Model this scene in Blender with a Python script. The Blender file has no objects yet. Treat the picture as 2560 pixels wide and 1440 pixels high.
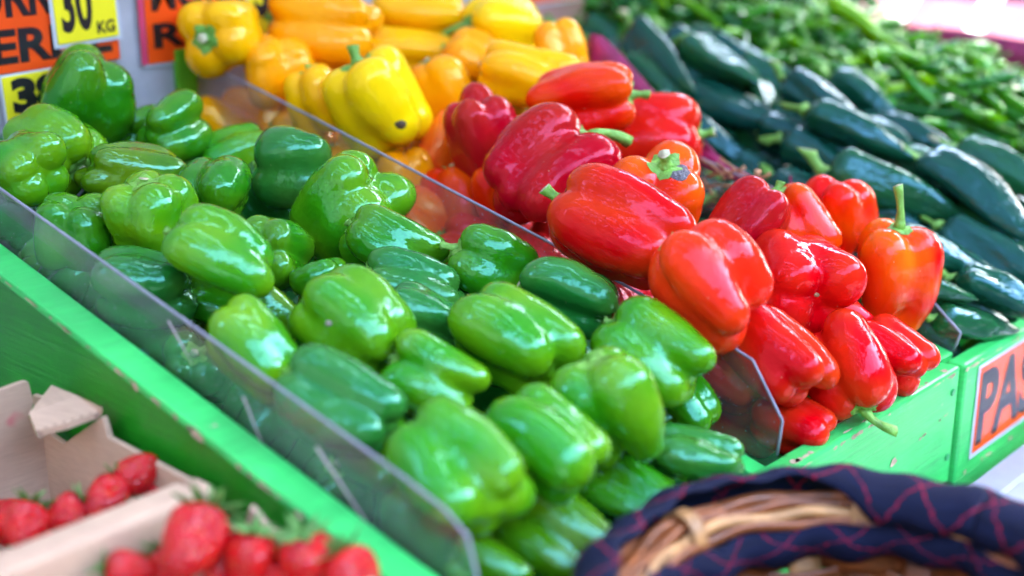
import bpy, bmesh, math, random
import numpy as np
from mathutils import Vector, Matrix

random.seed(7)
S = bpy.context.scene
COL = S.collection
R = math.radians

# ------------------------------------------------------------------ camera
F_PX = 3483.0                       # focal length in photo pixels (2560 wide)
PITCH = math.atan2(1137, 3483)
YAW = R(42)
FW = np.array([math.cos(YAW) * math.cos(PITCH), math.sin(YAW) * math.cos(PITCH), -math.sin(PITCH)])
RT = np.array([math.sin(YAW), -math.cos(YAW), 0.0])
UP = np.cross(RT, FW)


def ray(px, py):
    return FW + RT * (px - 1280) / F_PX + UP * (720 - py) / F_PX


CAM = -ray(1950, 1140) * 1.1        # the world origin is the inner top edge of the front board

cd = bpy.data.cameras.new('camera')
cam = bpy.data.objects.new('camera', cd)
COL.objects.link(cam)
cam.location = CAM
cam.matrix_world = Matrix(((RT[0], UP[0], -FW[0], CAM[0]), (RT[1], UP[1], -FW[1], CAM[1]),
                           (RT[2], UP[2], -FW[2], CAM[2]), (0, 0, 0, 1)))
cd.sensor_width = 36
cd.lens = F_PX / 2560 * 36
cd.clip_start = 0.02
cd.clip_end = 500
cd.dof.use_dof = True
cd.dof.focus_distance = 1.19
cd.dof.aperture_fstop = 2.0
S.camera = cam

# ------------------------------------------------------------------ light
SUN_EL, SUN_AZ = R(50), R(-12)      # azimuth counted from +x towards +y
w = bpy.data.worlds.new('World')
S.world = w
w.use_nodes = True
nt = w.node_tree
sky = nt.nodes.new('ShaderNodeTexSky')
sky.sky_type = 'NISHITA'
sky.sun_disc = False
sky.sun_elevation = SUN_EL
sky.sun_rotation = R(90) - SUN_AZ
sky.air_density = 1.0
sky.dust_density = 1.5
nt.links.new(sky.outputs[0], nt.nodes['Background'].inputs[0])
nt.nodes['Background'].inputs[1].default_value = 0.15
sl = bpy.data.lights.new('sun', 'SUN')
sl.energy = 4.0
sl.angle = R(0.5)
sl.color = (1, 0.95, 0.86)
sun = bpy.data.objects.new('sun', sl)
COL.objects.link(sun)
sdir = Vector((math.cos(SUN_EL) * math.cos(SUN_AZ), math.cos(SUN_EL) * math.sin(SUN_AZ), math.sin(SUN_EL)))
sun.rotation_euler = sdir.to_track_quat('Z', 'Y').to_euler()
sun.location = sdir * 20
S.view_settings.view_transform = 'Standard'
S.view_settings.look = 'None'
S.view_settings.gamma = 1
S.view_settings.exposure = 4.85
S.view_settings.use_curve_mapping = False
S.cycles.max_bounces = 10
S.cycles.transparent_max_bounces = 16

# ------------------------------------------------------------------ materials


def mat(name):
    m = bpy.data.materials.new(name)
    m.use_nodes = True
    return m, m.node_tree.nodes, m.node_tree.links, m.node_tree.nodes['Principled BSDF']


def ramp(nodes, links, src, stops):
    r = nodes.new('ShaderNodeValToRGB')
    while len(r.color_ramp.elements) < len(stops):
        r.color_ramp.elements.new(0.5)
    for e, (p, c) in zip(r.color_ramp.elements, stops):
        e.position = p
        e.color = c if len(c) == 4 else (*c, 1)
    links.new(src, r.inputs[0])
    return r


def noise(nodes, links, scale, detail=3, coord=None, rough=0.5):
    n = nodes.new('ShaderNodeTexNoise')
    n.inputs['Scale'].default_value = scale
    n.inputs['Detail'].default_value = detail
    n.inputs['Roughness'].default_value = rough
    if coord is not None:
        links.new(coord, n.inputs['Vector'])
    return n


def math_node(nodes, links, op, a, b=None, clamp=False):
    n = nodes.new('ShaderNodeMath')
    n.operation = op
    n.use_clamp = clamp
    for i, v in enumerate((a, b)):
        if v is None:
            continue
        if hasattr(v, 'links'):
            links.new(v, n.inputs[i])
        else:
            n.inputs[i].default_value = v
    return n.outputs[0]


def mix(nodes, links, fac, a, b, blend='MIX'):
    n = nodes.new('ShaderNodeMix')
    n.data_type = 'RGBA'
    n.blend_type = blend
    for sock, v in ((n.inputs['Factor'], fac), (n.inputs['A'], a), (n.inputs['B'], b)):
        if hasattr(v, 'links'):
            links.new(v, sock)
        elif isinstance(v, (int, float)):
            sock.default_value = v
        else:
            sock.default_value = v if len(v) == 4 else (*v, 1)
    return n.outputs['Result']


def obj_coord(nodes, links, spread=37.0):
    tc = nodes.new('ShaderNodeTexCoord')
    oi = nodes.new('ShaderNodeObjectInfo')
    mu = math_node(nodes, links, 'MULTIPLY', oi.outputs['Random'], spread)
    ad = nodes.new('ShaderNodeVectorMath')
    ad.operation = 'ADD'
    links.new(tc.outputs['Object'], ad.inputs[0])
    links.new(mu, ad.inputs[1])
    return tc, oi, ad.outputs[0]


def bump(nodes, links, bs, height, strength, dist):
    b = nodes.new('ShaderNodeBump')
    b.inputs['Strength'].default_value = strength
    b.inputs['Distance'].default_value = dist
    links.new(height, b.inputs['Height'])
    links.new(b.outputs[0], bs.inputs['Normal'])


def pepper_mat(name, hue, val, sat=1.0, rough=0.2, spec=0.75, tint=(1, 1, 1), lump=(4.0, 0.05, 0.06)):
    """waxy skin: the object's own colour, mottled towards a second ripeness tone"""
    m, n, l, b = mat(name)
    tc, oi, co = obj_coord(n, l)
    hs = n.new('ShaderNodeHueSaturation')
    hs.inputs['Hue'].default_value = 0.5 + hue
    hs.inputs['Value'].default_value = val
    hs.inputs['Saturation'].default_value = sat
    l.new(oi.outputs['Color'], hs.inputs['Color'])
    n1 = noise(n, l, 0.8, 1.5, co)
    sep = n.new('ShaderNodeSeparateXYZ')
    l.new(tc.outputs['Object'], sep.inputs[0])
    az = math_node(n, l, 'ABSOLUTE', sep.outputs['Z'])
    az = math_node(n, l, 'POWER', az, 3.0)
    az = math_node(n, l, 'MULTIPLY', az, 0.55)
    nn = math_node(n, l, 'SUBTRACT', n1.outputs['Fac'], 0.42)
    nn = math_node(n, l, 'MULTIPLY', nn, 3.2)
    s = math_node(n, l, 'ADD', nn, az, True)
    s = math_node(n, l, 'MULTIPLY', s, oi.outputs['Alpha'], True)
    c = mix(n, l, s, oi.outputs['Color'], hs.outputs['Color'])
    # tiny corky specks
    sp = noise(n, l, 16, 1, co)
    spr = ramp(n, l, sp.outputs['Fac'], [(0.79, (0, 0, 0)), (0.80, (1, 1, 1))])
    fs = math_node(n, l, 'MULTIPLY', spr.outputs[0], 0.6)
    c = mix(n, l, fs, c, (0.42, 0.36, 0.2))
    l.new(c, b.inputs['Base Color'])
    rn = noise(n, l, 2.2, 4, co)
    rr = ramp(n, l, rn.outputs['Fac'], [(0.4, (rough * 0.7,) * 3), (0.58, (rough * 1.3,) * 3), (0.75, (rough * 2.8,) * 3)])
    l.new(rr.outputs[0], b.inputs['Roughness'])
    b.inputs['Specular IOR Level'].default_value = spec
    b.inputs['Specular Tint'].default_value = (*tint, 1)
    bn = noise(n, l, lump[0], 2, co)
    bump(n, l, b, bn.outputs['Fac'], lump[1], lump[2])
    return m


M = {}
M['green'] = pepper_mat('green_pepper_skin', -0.06, 1.4, 1.0, 0.115, 0.75, (0.4, 1, 0.78))
M['yellow'] = pepper_mat('yellow_pepper_skin', -0.035, 0.95, 1.0, 0.14, 0.6, (1, 0.78, 0.35))
M['red'] = pepper_mat('red_pepper_skin', 0.055, 1.5, 1.0, 0.12, 0.55, (1, 0.22, 0.33))
M['poblano'] = pepper_mat('poblano_skin', -0.04, 1.6, 1.0, 0.12, 0.6, (0.45, 0.8, 1), (3.4, 0.11, 0.08))
M['chilli'] = pepper_mat('chilli_skin', -0.03, 1.3, 1.0, 0.12, 0.4, (0.5, 1, 0.6))


def simple(name, col, rough=0.5, spec=0.5, nscale=None, var=0.25, bmp=0.0, bdist=0.002, coords='Object'):
    m, n, l, b = mat(name)
    b.inputs['Roughness'].default_value = rough
    b.inputs['Specular IOR Level'].default_value = spec
    if nscale:
        tc, oi, co = obj_coord(n, l)
        ns = noise(n, l, nscale, 5, co, 0.6)
        lo = tuple(c * (1 - var) for c in col)
        hi = tuple(min(1, c * (1 + var)) for c in col)
        r = ramp(n, l, ns.outputs['Fac'], [(0.3, lo), (0.7, hi)])
        l.new(r.outputs[0], b.inputs['Base Color'])
        if bmp:
            bump(n, l, b, ns.outputs['Fac'], bmp, bdist)
    else:
        b.inputs['Base Color'].default_value = (*col, 1)
    return m


M['stem'] = simple('stem_green', (0.16, 0.36, 0.05), 0.5, 0.4, 2.5, 0.35, 0.3, 0.05)
M['stem_cut'] = simple('stem_cut_end', (0.5, 0.46, 0.28), 0.8, 0.2, 6, 0.35)
M['stem_dry'] = simple('dry_twig', (0.4, 0.2, 0.09), 0.7, 0.3, 40, 0.4)
M['rot'] = simple('brown_spot', (0.07, 0.04, 0.015), 0.6, 0.3, 6, 0.4)
M['scar'] = simple('rot_scar', (0.16, 0.15, 0.17), 0.45, 0.5, 8, 0.4, 0.6, 0.1)


def painted_wood(name, col, chip=0.72):
    m, n, l, b = mat(name)
    tc, oi, co = obj_coord(n, l)
    mp = n.new('ShaderNodeMapping')
    mp.inputs['Scale'].default_value = (2.5, 2.5, 60)
    l.new(co, mp.inputs[0])
    br = noise(n, l, 5, 5, mp.outputs[0], 0.65)
    pat = noise(n, l, 9, 4, co)
    c0 = ramp(n, l, pat.outputs['Fac'], [(0.3, tuple(x * 0.72 for x in col)), (0.7, tuple(min(1, x * 1.2) for x in col))])
    g = ramp(n, l, br.outputs['Fac'], [(0.3, (0.85,) * 3), (0.65, (1.1,) * 3)])
    c = mix(n, l, 1.0, c0.outputs[0], g.outputs[0], 'MULTIPLY')
    wn = noise(n, l, 34, 5, mp.outputs[0], 0.7)
    wn2 = noise(n, l, 26, 6, co, 0.7)
    wr = ramp(n, l, wn2.outputs['Fac'], [(chip, (0, 0, 0)), (chip + 0.03, (1, 1, 1))])
    c = mix(n, l, wr.outputs[0], c, (0.46, 0.34, 0.24))
    pale = noise(n, l, 17, 5, co, 0.75)
    pr = ramp(n, l, pale.outputs['Fac'], [(0.62, (0, 0, 0)), (0.8, (0.7,) * 3)])
    c = mix(n, l, pr.outputs[0], c, tuple(min(1, x * 1.5 + 0.06) for x in col))
    l.new(c, b.inputs['Base Color'])
    b.inputs['Roughness'].default_value = 0.3
    bump(n, l, b, br.outputs['Fac'], 0.35, 0.002)
    return m


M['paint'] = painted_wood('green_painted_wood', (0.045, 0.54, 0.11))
M['paint_dark'] = painted_wood('dark_green_painted_wood', (0.012, 0.23, 0.009), 0.74)  # same green paint with the side board's shade put into its colour


def acrylic_mat():
    m, n, l, b = mat('clear_acrylic')
    out = n['Material Output']
    tr = n.new('ShaderNodeBsdfTransparent')
    tr.inputs[0].default_value = (0.93, 0.95, 0.95, 1)
    gl = n.new('ShaderNodeBsdfGlossy')
    gl.inputs['Roughness'].default_value = 0.06
    fr = n.new('ShaderNodeFresnel')      # thin sheet: the same reflection from either face
    ge = n.new('ShaderNodeNewGeometry')
    io = n.new('ShaderNodeMapRange')
    io.inputs['To Min'].default_value = 1.49
    io.inputs['To Max'].default_value = 1 / 1.49
    l.new(ge.outputs['Backfacing'], io.inputs['Value'])
    l.new(io.outputs[0], fr.inputs[0])
    df = n.new('ShaderNodeBsdfDiffuse')
    df.inputs[0].default_value = (0.45, 0.45, 0.47, 1)
    tc = n.new('ShaderNodeTexCoord')
    n1 = noise(n, l, 9, 4, tc.outputs['Object'])
    sp = noise(n, l, 420, 1, tc.outputs['Object'])
    r1 = ramp(n, l, n1.outputs['Fac'], [(0.35, (0.015,) * 3), (0.75, (0.08,) * 3)])
    r2 = ramp(n, l, sp.outputs['Fac'], [(0.74, (0,) * 3), (0.78, (0.55,) * 3)])
    f = math_node(n, l, 'ADD', r1.outputs[0], r2.outputs[0], True)
    m1 = n.new('ShaderNodeMixShader')
    l.new(fr.outputs[0], m1.inputs[0])
    l.new(tr.outputs[0], m1.inputs[1])
    l.new(gl.outputs[0], m1.inputs[2])
    m2 = n.new('ShaderNodeMixShader')
    l.new(f, m2.inputs[0])
    l.new(m1.outputs[0], m2.inputs[1])
    l.new(df.outputs[0], m2.inputs[2])
    l.new(m2.outputs[0], out.inputs['Surface'])
    return m


M['acrylic'] = acrylic_mat()
M['acrylic_edge'] = simple('sawn_acrylic_edge', (0.24, 0.23, 0.28), 0.35, 0.5, 60, 0.2)


def strawberry_mat():
    m, n, l, b = mat('strawberry_skin')
    tc, oi, co = obj_coord(n, l)
    v = n.new('ShaderNodeTexVoronoi')
    v.inputs['Scale'].default_value = 5.5
    v.inputs['Randomness'].default_value = 0.6
    l.new(tc.outputs['Object'], v.inputs['Vector'])
    seed = ramp(n, l, v.outputs['Distance'], [(0.15, (1, 1, 1)), (0.2, (0, 0, 0))])
    n1 = noise(n, l, 1.2, 3, co)
    c0 = ramp(n, l, n1.outputs['Fac'], [(0.35, (0.42, 0.0008, 0.007)), (0.65, (0.64, 0.003, 0.004))])
    sf = math_node(n, l, 'MULTIPLY', seed.outputs[0], 0.55)
    c = mix(n, l, sf, c0.outputs[0], (0.6, 0.33, 0.08))
    l.new(c, b.inputs['Base Color'])
    b.inputs['Roughness'].default_value = 0.22
    bump(n, l, b, v.outputs['Distance'], 0.35, 0.05)
    return m


M['strawberry'] = strawberry_mat()
M['calyx'] = simple('strawberry_leaf', (0.1, 0.24, 0.05), 0.5, 0.4, 3, 0.3)


def cardboard_mat(name='cardboard', col=(0.52, 0.33, 0.21)):
    m, n, l, b = mat(name)
    tc, oi, co = obj_coord(n, l)
    mp = n.new('ShaderNodeMapping')
    mp.inputs['Scale'].default_value = (1, 1, 12)
    l.new(co, mp.inputs[0])
    a = noise(n, l, 60, 4, mp.outputs[0])
    p = noise(n, l, 8, 4, co)
    c0 = ramp(n, l, p.outputs['Fac'], [(0.3, tuple(x * 0.85 for x in col)), (0.7, tuple(x * 1.1 for x in col))])
    g = ramp(n, l, a.outputs['Fac'], [(0.3, (0.9,) * 3), (0.7, (1.06,) * 3)])
    c = mix(n, l, 1.0, c0.outputs[0], g.outputs[0], 'MULTIPLY')
    st = noise(n, l, 22, 2, co)
    sr = ramp(n, l, st.outputs['Fac'], [(0.72, (0,) * 3), (0.76, (0.8,) * 3)])
    c = mix(n, l, sr.outputs[0], c, (0.5, 0.1, 0.1))
    l.new(c, b.inputs['Base Color'])
    b.inputs['Roughness'].default_value = 0.75
    bump(n, l, b, a.outputs['Fac'], 0.2, 0.001)
    return m


M['cardboard'] = cardboard_mat()
M['flute'] = simple('corrugated_edge', (0.3, 0.19, 0.13), 0.85, 0.2, 200, 0.4)
M['wicker'] = simple('wicker_strip', (0.22, 0.06, 0.013), 0.45, 0.5, 45, 0.6, 0.6, 0.003)
M['wicker_pale'] = simple('pale_wicker_strip', (0.46, 0.22, 0.075), 0.5, 0.5, 45, 0.45, 0.6, 0.003)


def cloth_mat():
    m, n, l, b = mat('navy_cloth')
    tc = n.new('ShaderNodeTexCoord')
    sep = n.new('ShaderNodeSeparateXYZ')
    l.new(tc.outputs['UV'], sep.inputs[0])
    facs = []
    wob = noise(n, l, 14, 2, tc.outputs['UV'])
    wv = math_node(n, l, 'MULTIPLY', wob.outputs['Fac'], 0.25)
    for sgn in (1, -1):
        a = math_node(n, l, 'MULTIPLY', sep.outputs['X'], 19.0)
        c = math_node(n, l, 'MULTIPLY', sep.outputs['Y'], 1.35 * sgn)
        s = math_node(n, l, 'ADD', a, c)
        s = math_node(n, l, 'ADD', s, wv)
        s = math_node(n, l, 'FRACT', s)
        s = math_node(n, l, 'SUBTRACT', s, 0.5)
        s = math_node(n, l, 'ABSOLUTE', s)
        facs.append(math_node(n, l, 'LESS_THAN', s, 0.022))
    f = math_node(n, l, 'MAXIMUM', facs[0], facs[1])
    br = noise(n, l, 30, 3, tc.outputs['UV'])
    fr = ramp(n, l, br.outputs['Fac'], [(0.35, (0.25,) * 3), (0.55, (0.95,) * 3)])
    f = math_node(n, l, 'MULTIPLY', f, fr.outputs[0])
    ns = noise(n, l, 12, 4, tc.outputs['UV'])
    c0 = ramp(n, l, ns.outputs['Fac'], [(0.3, (0.0012, 0.0025, 0.014)), (0.7, (0.0035, 0.006, 0.028))])
    c = mix(n, l, f, c0.outputs[0], (0.26, 0.005, 0.025))
    l.new(c, b.inputs['Base Color'])
    b.inputs['Roughness'].default_value = 0.8
    b.inputs['Specular IOR Level'].default_value = 0.2
    wv2 = noise(n, l, 400, 1, tc.outputs['UV'])
    bump(n, l, b, wv2.outputs['Fac'], 0.3, 0.0008)
    return m


M['cloth'] = cloth_mat()
M['tub'] = simple('grey_plastic', (0.2, 0.225, 0.3), 0.3, 0.5, 14, 0.12)
M['maroon'] = simple('maroon_skin', (0.26, 0.010, 0.07), 0.35, 0.5, 45, 0.45, 0.5, 0.003)
M['maroon_dark'] = simple('dark_maroon_skin', (0.09, 0.015, 0.045), 0.4, 0.5, 45, 0.4, 0.5, 0.003)
M['orange'] = simple('orange_card', (0.85, 0.075, 0.005), 0.3, 0.5, 12, 0.06)
M['orange_gloss'] = simple('laminated_orange_card', (0.85, 0.09, 0.01), 0.06, 0.9, 30, 0.05, 0.15, 0.002)
M['ink_gloss'] = simple('laminated_black_ink', (0.018, 0.014, 0.016), 0.06, 0.9, 30, 0.05, 0.15, 0.002)
M['magenta'] = simple('magenta_card', (0.6, 0.05, 0.12), 0.3, 0.5)
M['yellow_card'] = simple('yellow_card', (0.85, 0.72, 0.02), 0.25, 0.5, 12, 0.05)
M['ink'] = simple('black_ink', (0.018, 0.014, 0.016), 0.25, 0.5)
M['laminate'] = simple('laminate_margin', (0.55, 0.57, 0.6), 0.15, 0.6)
M['wall'] = simple('back_wall_sheet', (0.4, 0.385, 0.39), 0.35, 0.5, 16, 0.22)
M['mauve'] = simple('mauve_panel', (0.33, 0.13, 0.13), 0.4, 0.5, 10, 0.2)
M['tape'] = simple('green_tape', (0.1, 0.36, 0.01), 0.4, 0.5, 20, 0.15)
M['straw'] = simple('straw', (0.36, 0.29, 0.26), 0.6, 0.3, 60, 0.25)  # pale tone for the reflections built on the left divider and a blemish
M['paper'] = simple('torn_paper', (0.75, 0.74, 0.76), 0.6, 0.3, 20, 0.1)
M['pink'] = simple('pink_card', (0.2, 0.045, 0.075), 0.5, 0.4, 30, 0.4)
M['white'] = simple('white_plastic', (0.8, 0.79, 0.76), 0.4, 0.5)
M['bare_wood'] = simple('bare_wood', (0.5, 0.36, 0.24), 0.8, 0.2, 60, 0.4)
M['thread'] = simple('red_thread', (0.55, 0.01, 0.03), 0.5, 0.4)
M['asphalt'] = simple('pavement', (0.08, 0.078, 0.075), 0.9, 0.2, 3, 0.25, 0.4, 0.01)
M['screw'] = simple('painted_screw', (0.03, 0.3, 0.09), 0.3, 0.6)


def added_canvas_mat():
    m, n, l, b = mat('canvas')
    out = n['Material Output']
    d = n.new('ShaderNodeBsdfDiffuse')
    d.inputs[0].default_value = (0.06, 0.06, 0.075, 1)
    t = n.new('ShaderNodeBsdfTranslucent')
    t.inputs[0].default_value = (0.06, 0.06, 0.08, 1)
    tc = n.new('ShaderNodeTexCoord')
    ns = noise(n, l, 3, 4, tc.outputs['Object'])
    f = ramp(n, l, ns.outputs['Fac'], [(0.3, (0.2,) * 3), (0.7, (0.3,) * 3)])
    ms = n.new('ShaderNodeMixShader')
    l.new(f.outputs[0], ms.inputs[0])
    l.new(d.outputs[0], ms.inputs[1])
    l.new(t.outputs[0], ms.inputs[2])
    l.new(ms.outputs[0], out.inputs['Surface'])
    return m


M['plaster'] = simple('street_plaster', (0.035, 0.033, 0.032), 0.8, 0.3, 2, 0.3)  # for the unseen walls, dark to keep reflections dark
M['canvas'] = added_canvas_mat()
M['metal'] = simple('steel_tube', (0.3, 0.3, 0.31), 0.4, 0.6)

# ------------------------------------------------------------------ helpers


def tag(o, label=None, cat=None, group=None, kind=None):
    if label:
        o['label'] = label
    if cat:
        o['category'] = cat
    if group:
        o['group'] = group
    if kind:
        o['kind'] = kind
    return o


def link(name, me, m=None, parent=None):
    if m is not None and not me.materials:
        me.materials.append(m)
    o = bpy.data.objects.new(name, me)
    COL.objects.link(o)
    if parent is not None:
        o.parent = parent
    return o


def empty(name, loc=(0, 0, 0)):
    o = bpy.data.objects.new(name, None)
    o.location = loc
    o.empty_display_size = 0.02
    COL.objects.link(o)
    return o


def from_np(name, V, Fc, smooth=True, mats=(), idx=None):
    me = bpy.data.meshes.new(name)
    me.from_pydata([tuple(v) for v in V], [], [tuple(f) for f in Fc])
    for m in mats:
        me.materials.append(m)
    if idx is not None:
        me.polygons.foreach_set('material_index', idx)
    if smooth:
        me.polygons.foreach_set('use_smooth', [True] * len(me.polygons))
    me.update()
    return me


def prism(pts, axis, a, b):
    """solid from a polygon given in the two other axes, between a and b on `axis`"""
    def p3(u, v, t):
        return {0: (t, u, v), 1: (u, t, v), 2: (u, v, t)}[axis]
    n = len(pts)
    V = [p3(u, v, a) for u, v in pts] + [p3(u, v, b) for u, v in pts]
    Fc = [tuple(range(n)), tuple(range(2 * n - 1, n - 1, -1))]
    Fc += [(i, i + n, (i + 1) % n + n, (i + 1) % n) for i in range(n)]
    me = bpy.data.meshes.new('solid')
    me.from_pydata(V, [], Fc)
    bm = bmesh.new()
    bm.from_mesh(me)
    bmesh.ops.recalc_face_normals(bm, faces=bm.faces)
    bm.to_mesh(me)
    bm.free()
    return me


def bevel(me, w=0.002, seg=2):
    bm = bmesh.new()
    bm.from_mesh(me)
    bmesh.ops.bevel(bm, geom=list(bm.edges), offset=w, segments=seg, affect='EDGES', profile=0.5)
    bm.to_mesh(me)
    bm.free()
    return me


def box(x0, x1, y0, y1, z0, z1, bv=0.0):
    me = prism([(x0, y0), (x1, y0), (x1, y1), (x0, y1)], 2, z0, z1)
    return bevel(me, bv) if bv else me


def tube(path, radii, seg=8, ridge=0.0, nr=5, cap=True, capmat=None, up=(0, 0, 1)):
    """swept tube through points -> V, F, material idx"""
    P = np.array(path, float)
    rad = np.broadcast_to(np.array(radii, float), (len(P),))
    T = np.gradient(P, axis=0)
    T /= np.linalg.norm(T, axis=1)[:, None] + 1e-12
    ref = np.array(up, float)
    if abs(T[0] @ ref) > 0.95:
        ref = np.array([1.0, 0.3, 0.1])
    V, Fc, idx = [], [], []
    N = np.cross(T[0], ref)
    N /= np.linalg.norm(N)
    for i in range(len(P)):
        N = N - T[i] * (N @ T[i])
        N /= np.linalg.norm(N)
        B = np.cross(T[i], N)
        for k in range(seg):
            a = 2 * math.pi * k / seg
            r = rad[i] * (1 + ridge * math.cos(nr * a))
            V.append(P[i] + r * (math.cos(a) * N + math.sin(a) * B))
    for i in range(len(P) - 1):
        for k in range(seg):
            k2 = (k + 1) % seg
            Fc.append((i * seg + k, i * seg + k2, (i + 1) * seg + k2, (i + 1) * seg + k))
            idx.append(0)
    if cap:
        Fc.append(tuple(range(seg))[::-1])
        idx.append(0)
        Fc.append(tuple((len(P) - 1) * seg + k for k in range(seg)))
        idx.append(capmat if capmat is not None else 0)
    return V, Fc, idx


def join(*parts):
    V, Fc, idx = [], [], []
    for v, f, i in parts:
        o = len(V)
        V += list(v)
        Fc += [tuple(q + o for q in ff) for ff in f]
        idx += list(i)
    return V, Fc, idx


def meshof(name, part, mats, smooth=True):
    return from_np(name, part[0], part[1], smooth, mats, part[2])


def text_mesh(s, x0, x1, z0, z1, y, m, bold=0.02, thick=0.0006, stretch=None):
    """flat lettering filling a box on a wall that faces -y"""
    cu = bpy.data.curves.new('lettering', 'FONT')
    cu.body = s
    cu.offset = bold
    cu.extrude = 0.0
    cu.resolution_u = 4
    tmp = bpy.data.objects.new('tmp', cu)
    COL.objects.link(tmp)
    dg = bpy.context.evaluated_depsgraph_get()
    dg.update()
    me = bpy.data.meshes.new_from_object(tmp.evaluated_get(dg))
    bpy.data.objects.remove(tmp)
    v = np.array([p.co[:] for p in me.vertices])
    lo, hi = v.min(0), v.max(0)
    for p in me.vertices:
        u = (p.co[0] - lo[0]) / (hi[0] - lo[0])
        t = (p.co[1] - lo[1]) / (hi[1] - lo[1])
        p.co = (x0 + (x1 - x0) * u, y, z0 + (z1 - z0) * t)
    me.materials.clear()
    me.materials.append(m)
    return me


# ------------------------------------------------------------------ setting
SL = 0.23                            # slope of the bins
g = link('ground', box(-40, 40, -40, 40, -1.0, -0.85), M['asphalt'])
tag(g, kind='structure')

for nm, me in (('street_wall', box(-12, 9, -5.6, -5.2, -0.85, 3.3)), ('street_wall', box(-5.6, -5.2, -5.2, 6, -0.85, 3.0)), ('street_wall', box(5.0, 5.4, -5.2, 9, -0.85, 3.2))):  # unseen walls added to darken what the peppers reflect
    tag(link(nm, me, M['plaster']), kind='structure')
# back wall behind the bins
bw = link('wall', box(-1.2, 1.25, 0.755, 0.80, -0.85, 1.5), M['wall'])
tag(bw, 'pale grey sheet wall behind the pepper bins', 'wall')
mp = link('wall_panel', prism([(0.56, 0.195), (0.76, 0.195), (0.76, 0.40), (0.56, 0.40)], 1, 0.748, 0.7545), M['mauve'])
tag(mp, 'dusty mauve panel on the back wall behind the yellow peppers', 'panel')

# unseen cover added over the stall for shade; its gaps shape the highlights
cp = empty('canopy', (0, 0, 1.75))
tag(cp, 'dark cloth canopy strips on steel tubes above the stall', 'canopy')


def added_strip(x0, x1, y0, y1, z):
    n = 8
    V, Fc = [], []
    for i in range(n + 1):
        for j in range(5):
            t, s = i / n, j / 4
            V.append((x0 + (x1 - x0) * t, y0 + (y1 - y0) * s,
                      z - 1.75 + 0.10 * s - 0.06 * math.sin(math.pi * s) + 0.01 * math.sin(7 * t + 3 * s)))
    for i in range(n):
        for j in range(4):
            a = i * 5 + j
            Fc.append((a, a + 1, a + 6, a + 5))
    return link('canopy_cloth', from_np('canopy_cloth', V, Fc), M['canvas'], cp)


XC = [(-3.6, -2.0), (-1.86, -1.25), (-1.11, -0.62), (-0.50, 0.0), (0.12, 2.35)]
for x0, x1 in XC:
    added_strip(x0, x1, -1.15, 1.0, 1.75)
for k in range(7):
    y = -1.1 + 0.33 * k
    link('batten', box(-3.5, 0.4, y, y + 0.07, 0.10, 0.12), M['metal'], cp)  # added to split the gaps into separate highlights
for x in (-1.85, -0.68, 2.06):
    link('canopy_tube', meshof('canopy_tube', tube([(x, -1.15, -0.02), (x, 1.0, 0.06)], 0.018), (M['metal'],)), None, cp)

# ------------------------------------------------------------------ stand
st = empty('display_stand', (0, 0, -0.85))
tag(st, 'green painted wooden produce stand with sloping bins and low front board', 'market stand')


def part(name, me, m, parent=st):
    o = link(name, me, m)
    o.parent = parent
    if parent is st:
        o.location = (0, 0, 0.85)
    return o


def slope(y, h):
    return h + SL * y


def slope_board(x0, x1, y0, y1, h, bottom):
    return bevel(prism([(y0, slope(y0, h)), (y1, slope(y1, h)), (y1, bottom + SL * 0.3), (y0, bottom)], 0, x0, x1), 0.002)


part('rail', slope_board(-0.374, -0.347, -0.02, 0.754, 0.02, -0.0), M['paint'])
st.children[-1].data = bevel(prism([(-0.02, slope(-0.02, 0.02)), (0.754, slope(0.754, 0.02)), (0.754, slope(0.754, 0.012)), (-0.02, slope(-0.02, 0.012))], 0, -0.3745, -0.347), 0.002)
st.children[-1].data.materials.append(M['paint'])
part('side_board', bevel(prism([(-0.018, slope(-0.018, 0.0115)), (0.754, slope(0.754, 0.0115)), (0.754, -0.40), (-0.018, -0.40)], 0, -0.3725, -0.347), 0.001), M['paint_dark'])  # the shade on this side is in the paint colour
part('divider_board', slope_board(-0.024, -0.0045, 0.001, 0.754, -0.012, -0.15), M['paint'])
part('divider_board', slope_board(0.2855, 0.3095, 0.001, 0.754, 0.0, -0.15), M['paint'])
part('divider_board', slope_board(0.625, 0.648, 0.001, 0.754, 0.0, -0.15), M['paint'])
part('divider_board', slope_board(0.945, 0.968, 0.001, 0.754, 0.0, -0.15), M['paint'])
part('front_board', bevel(box(-0.3465, 0.281, -0.02, 0.0, -0.118, 0.0), 0.003), M['paint'])
part('lower_board', bevel(box(-0.3465, 0.28, -0.014, 0.0, -0.40, -0.120), 0.003), M['paint'])
part('corner_post', bevel(box(0.2815, 0.2865, -0.006, 0.0, -0.40, -0.004), 0.003), M['paint'])
fp = part('front_board', bevel(box(0.2875, 1.25, -0.022, -0.002, -0.125, -0.001), 0.004), M['paint'])
part('lower_board', bevel(box(0.282, 1.25, -0.016, -0.002, -0.40, -0.127), 0.004), M['paint'])
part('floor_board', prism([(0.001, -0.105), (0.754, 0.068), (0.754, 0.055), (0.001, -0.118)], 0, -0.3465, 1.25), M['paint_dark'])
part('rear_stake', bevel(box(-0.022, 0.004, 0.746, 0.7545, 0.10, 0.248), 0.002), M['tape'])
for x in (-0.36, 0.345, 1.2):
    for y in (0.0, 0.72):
        part('leg', box(x - 0.02, x + 0.02, y + 0.013, y + 0.033, -0.85, -0.13), M['paint_dark'])
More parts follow.
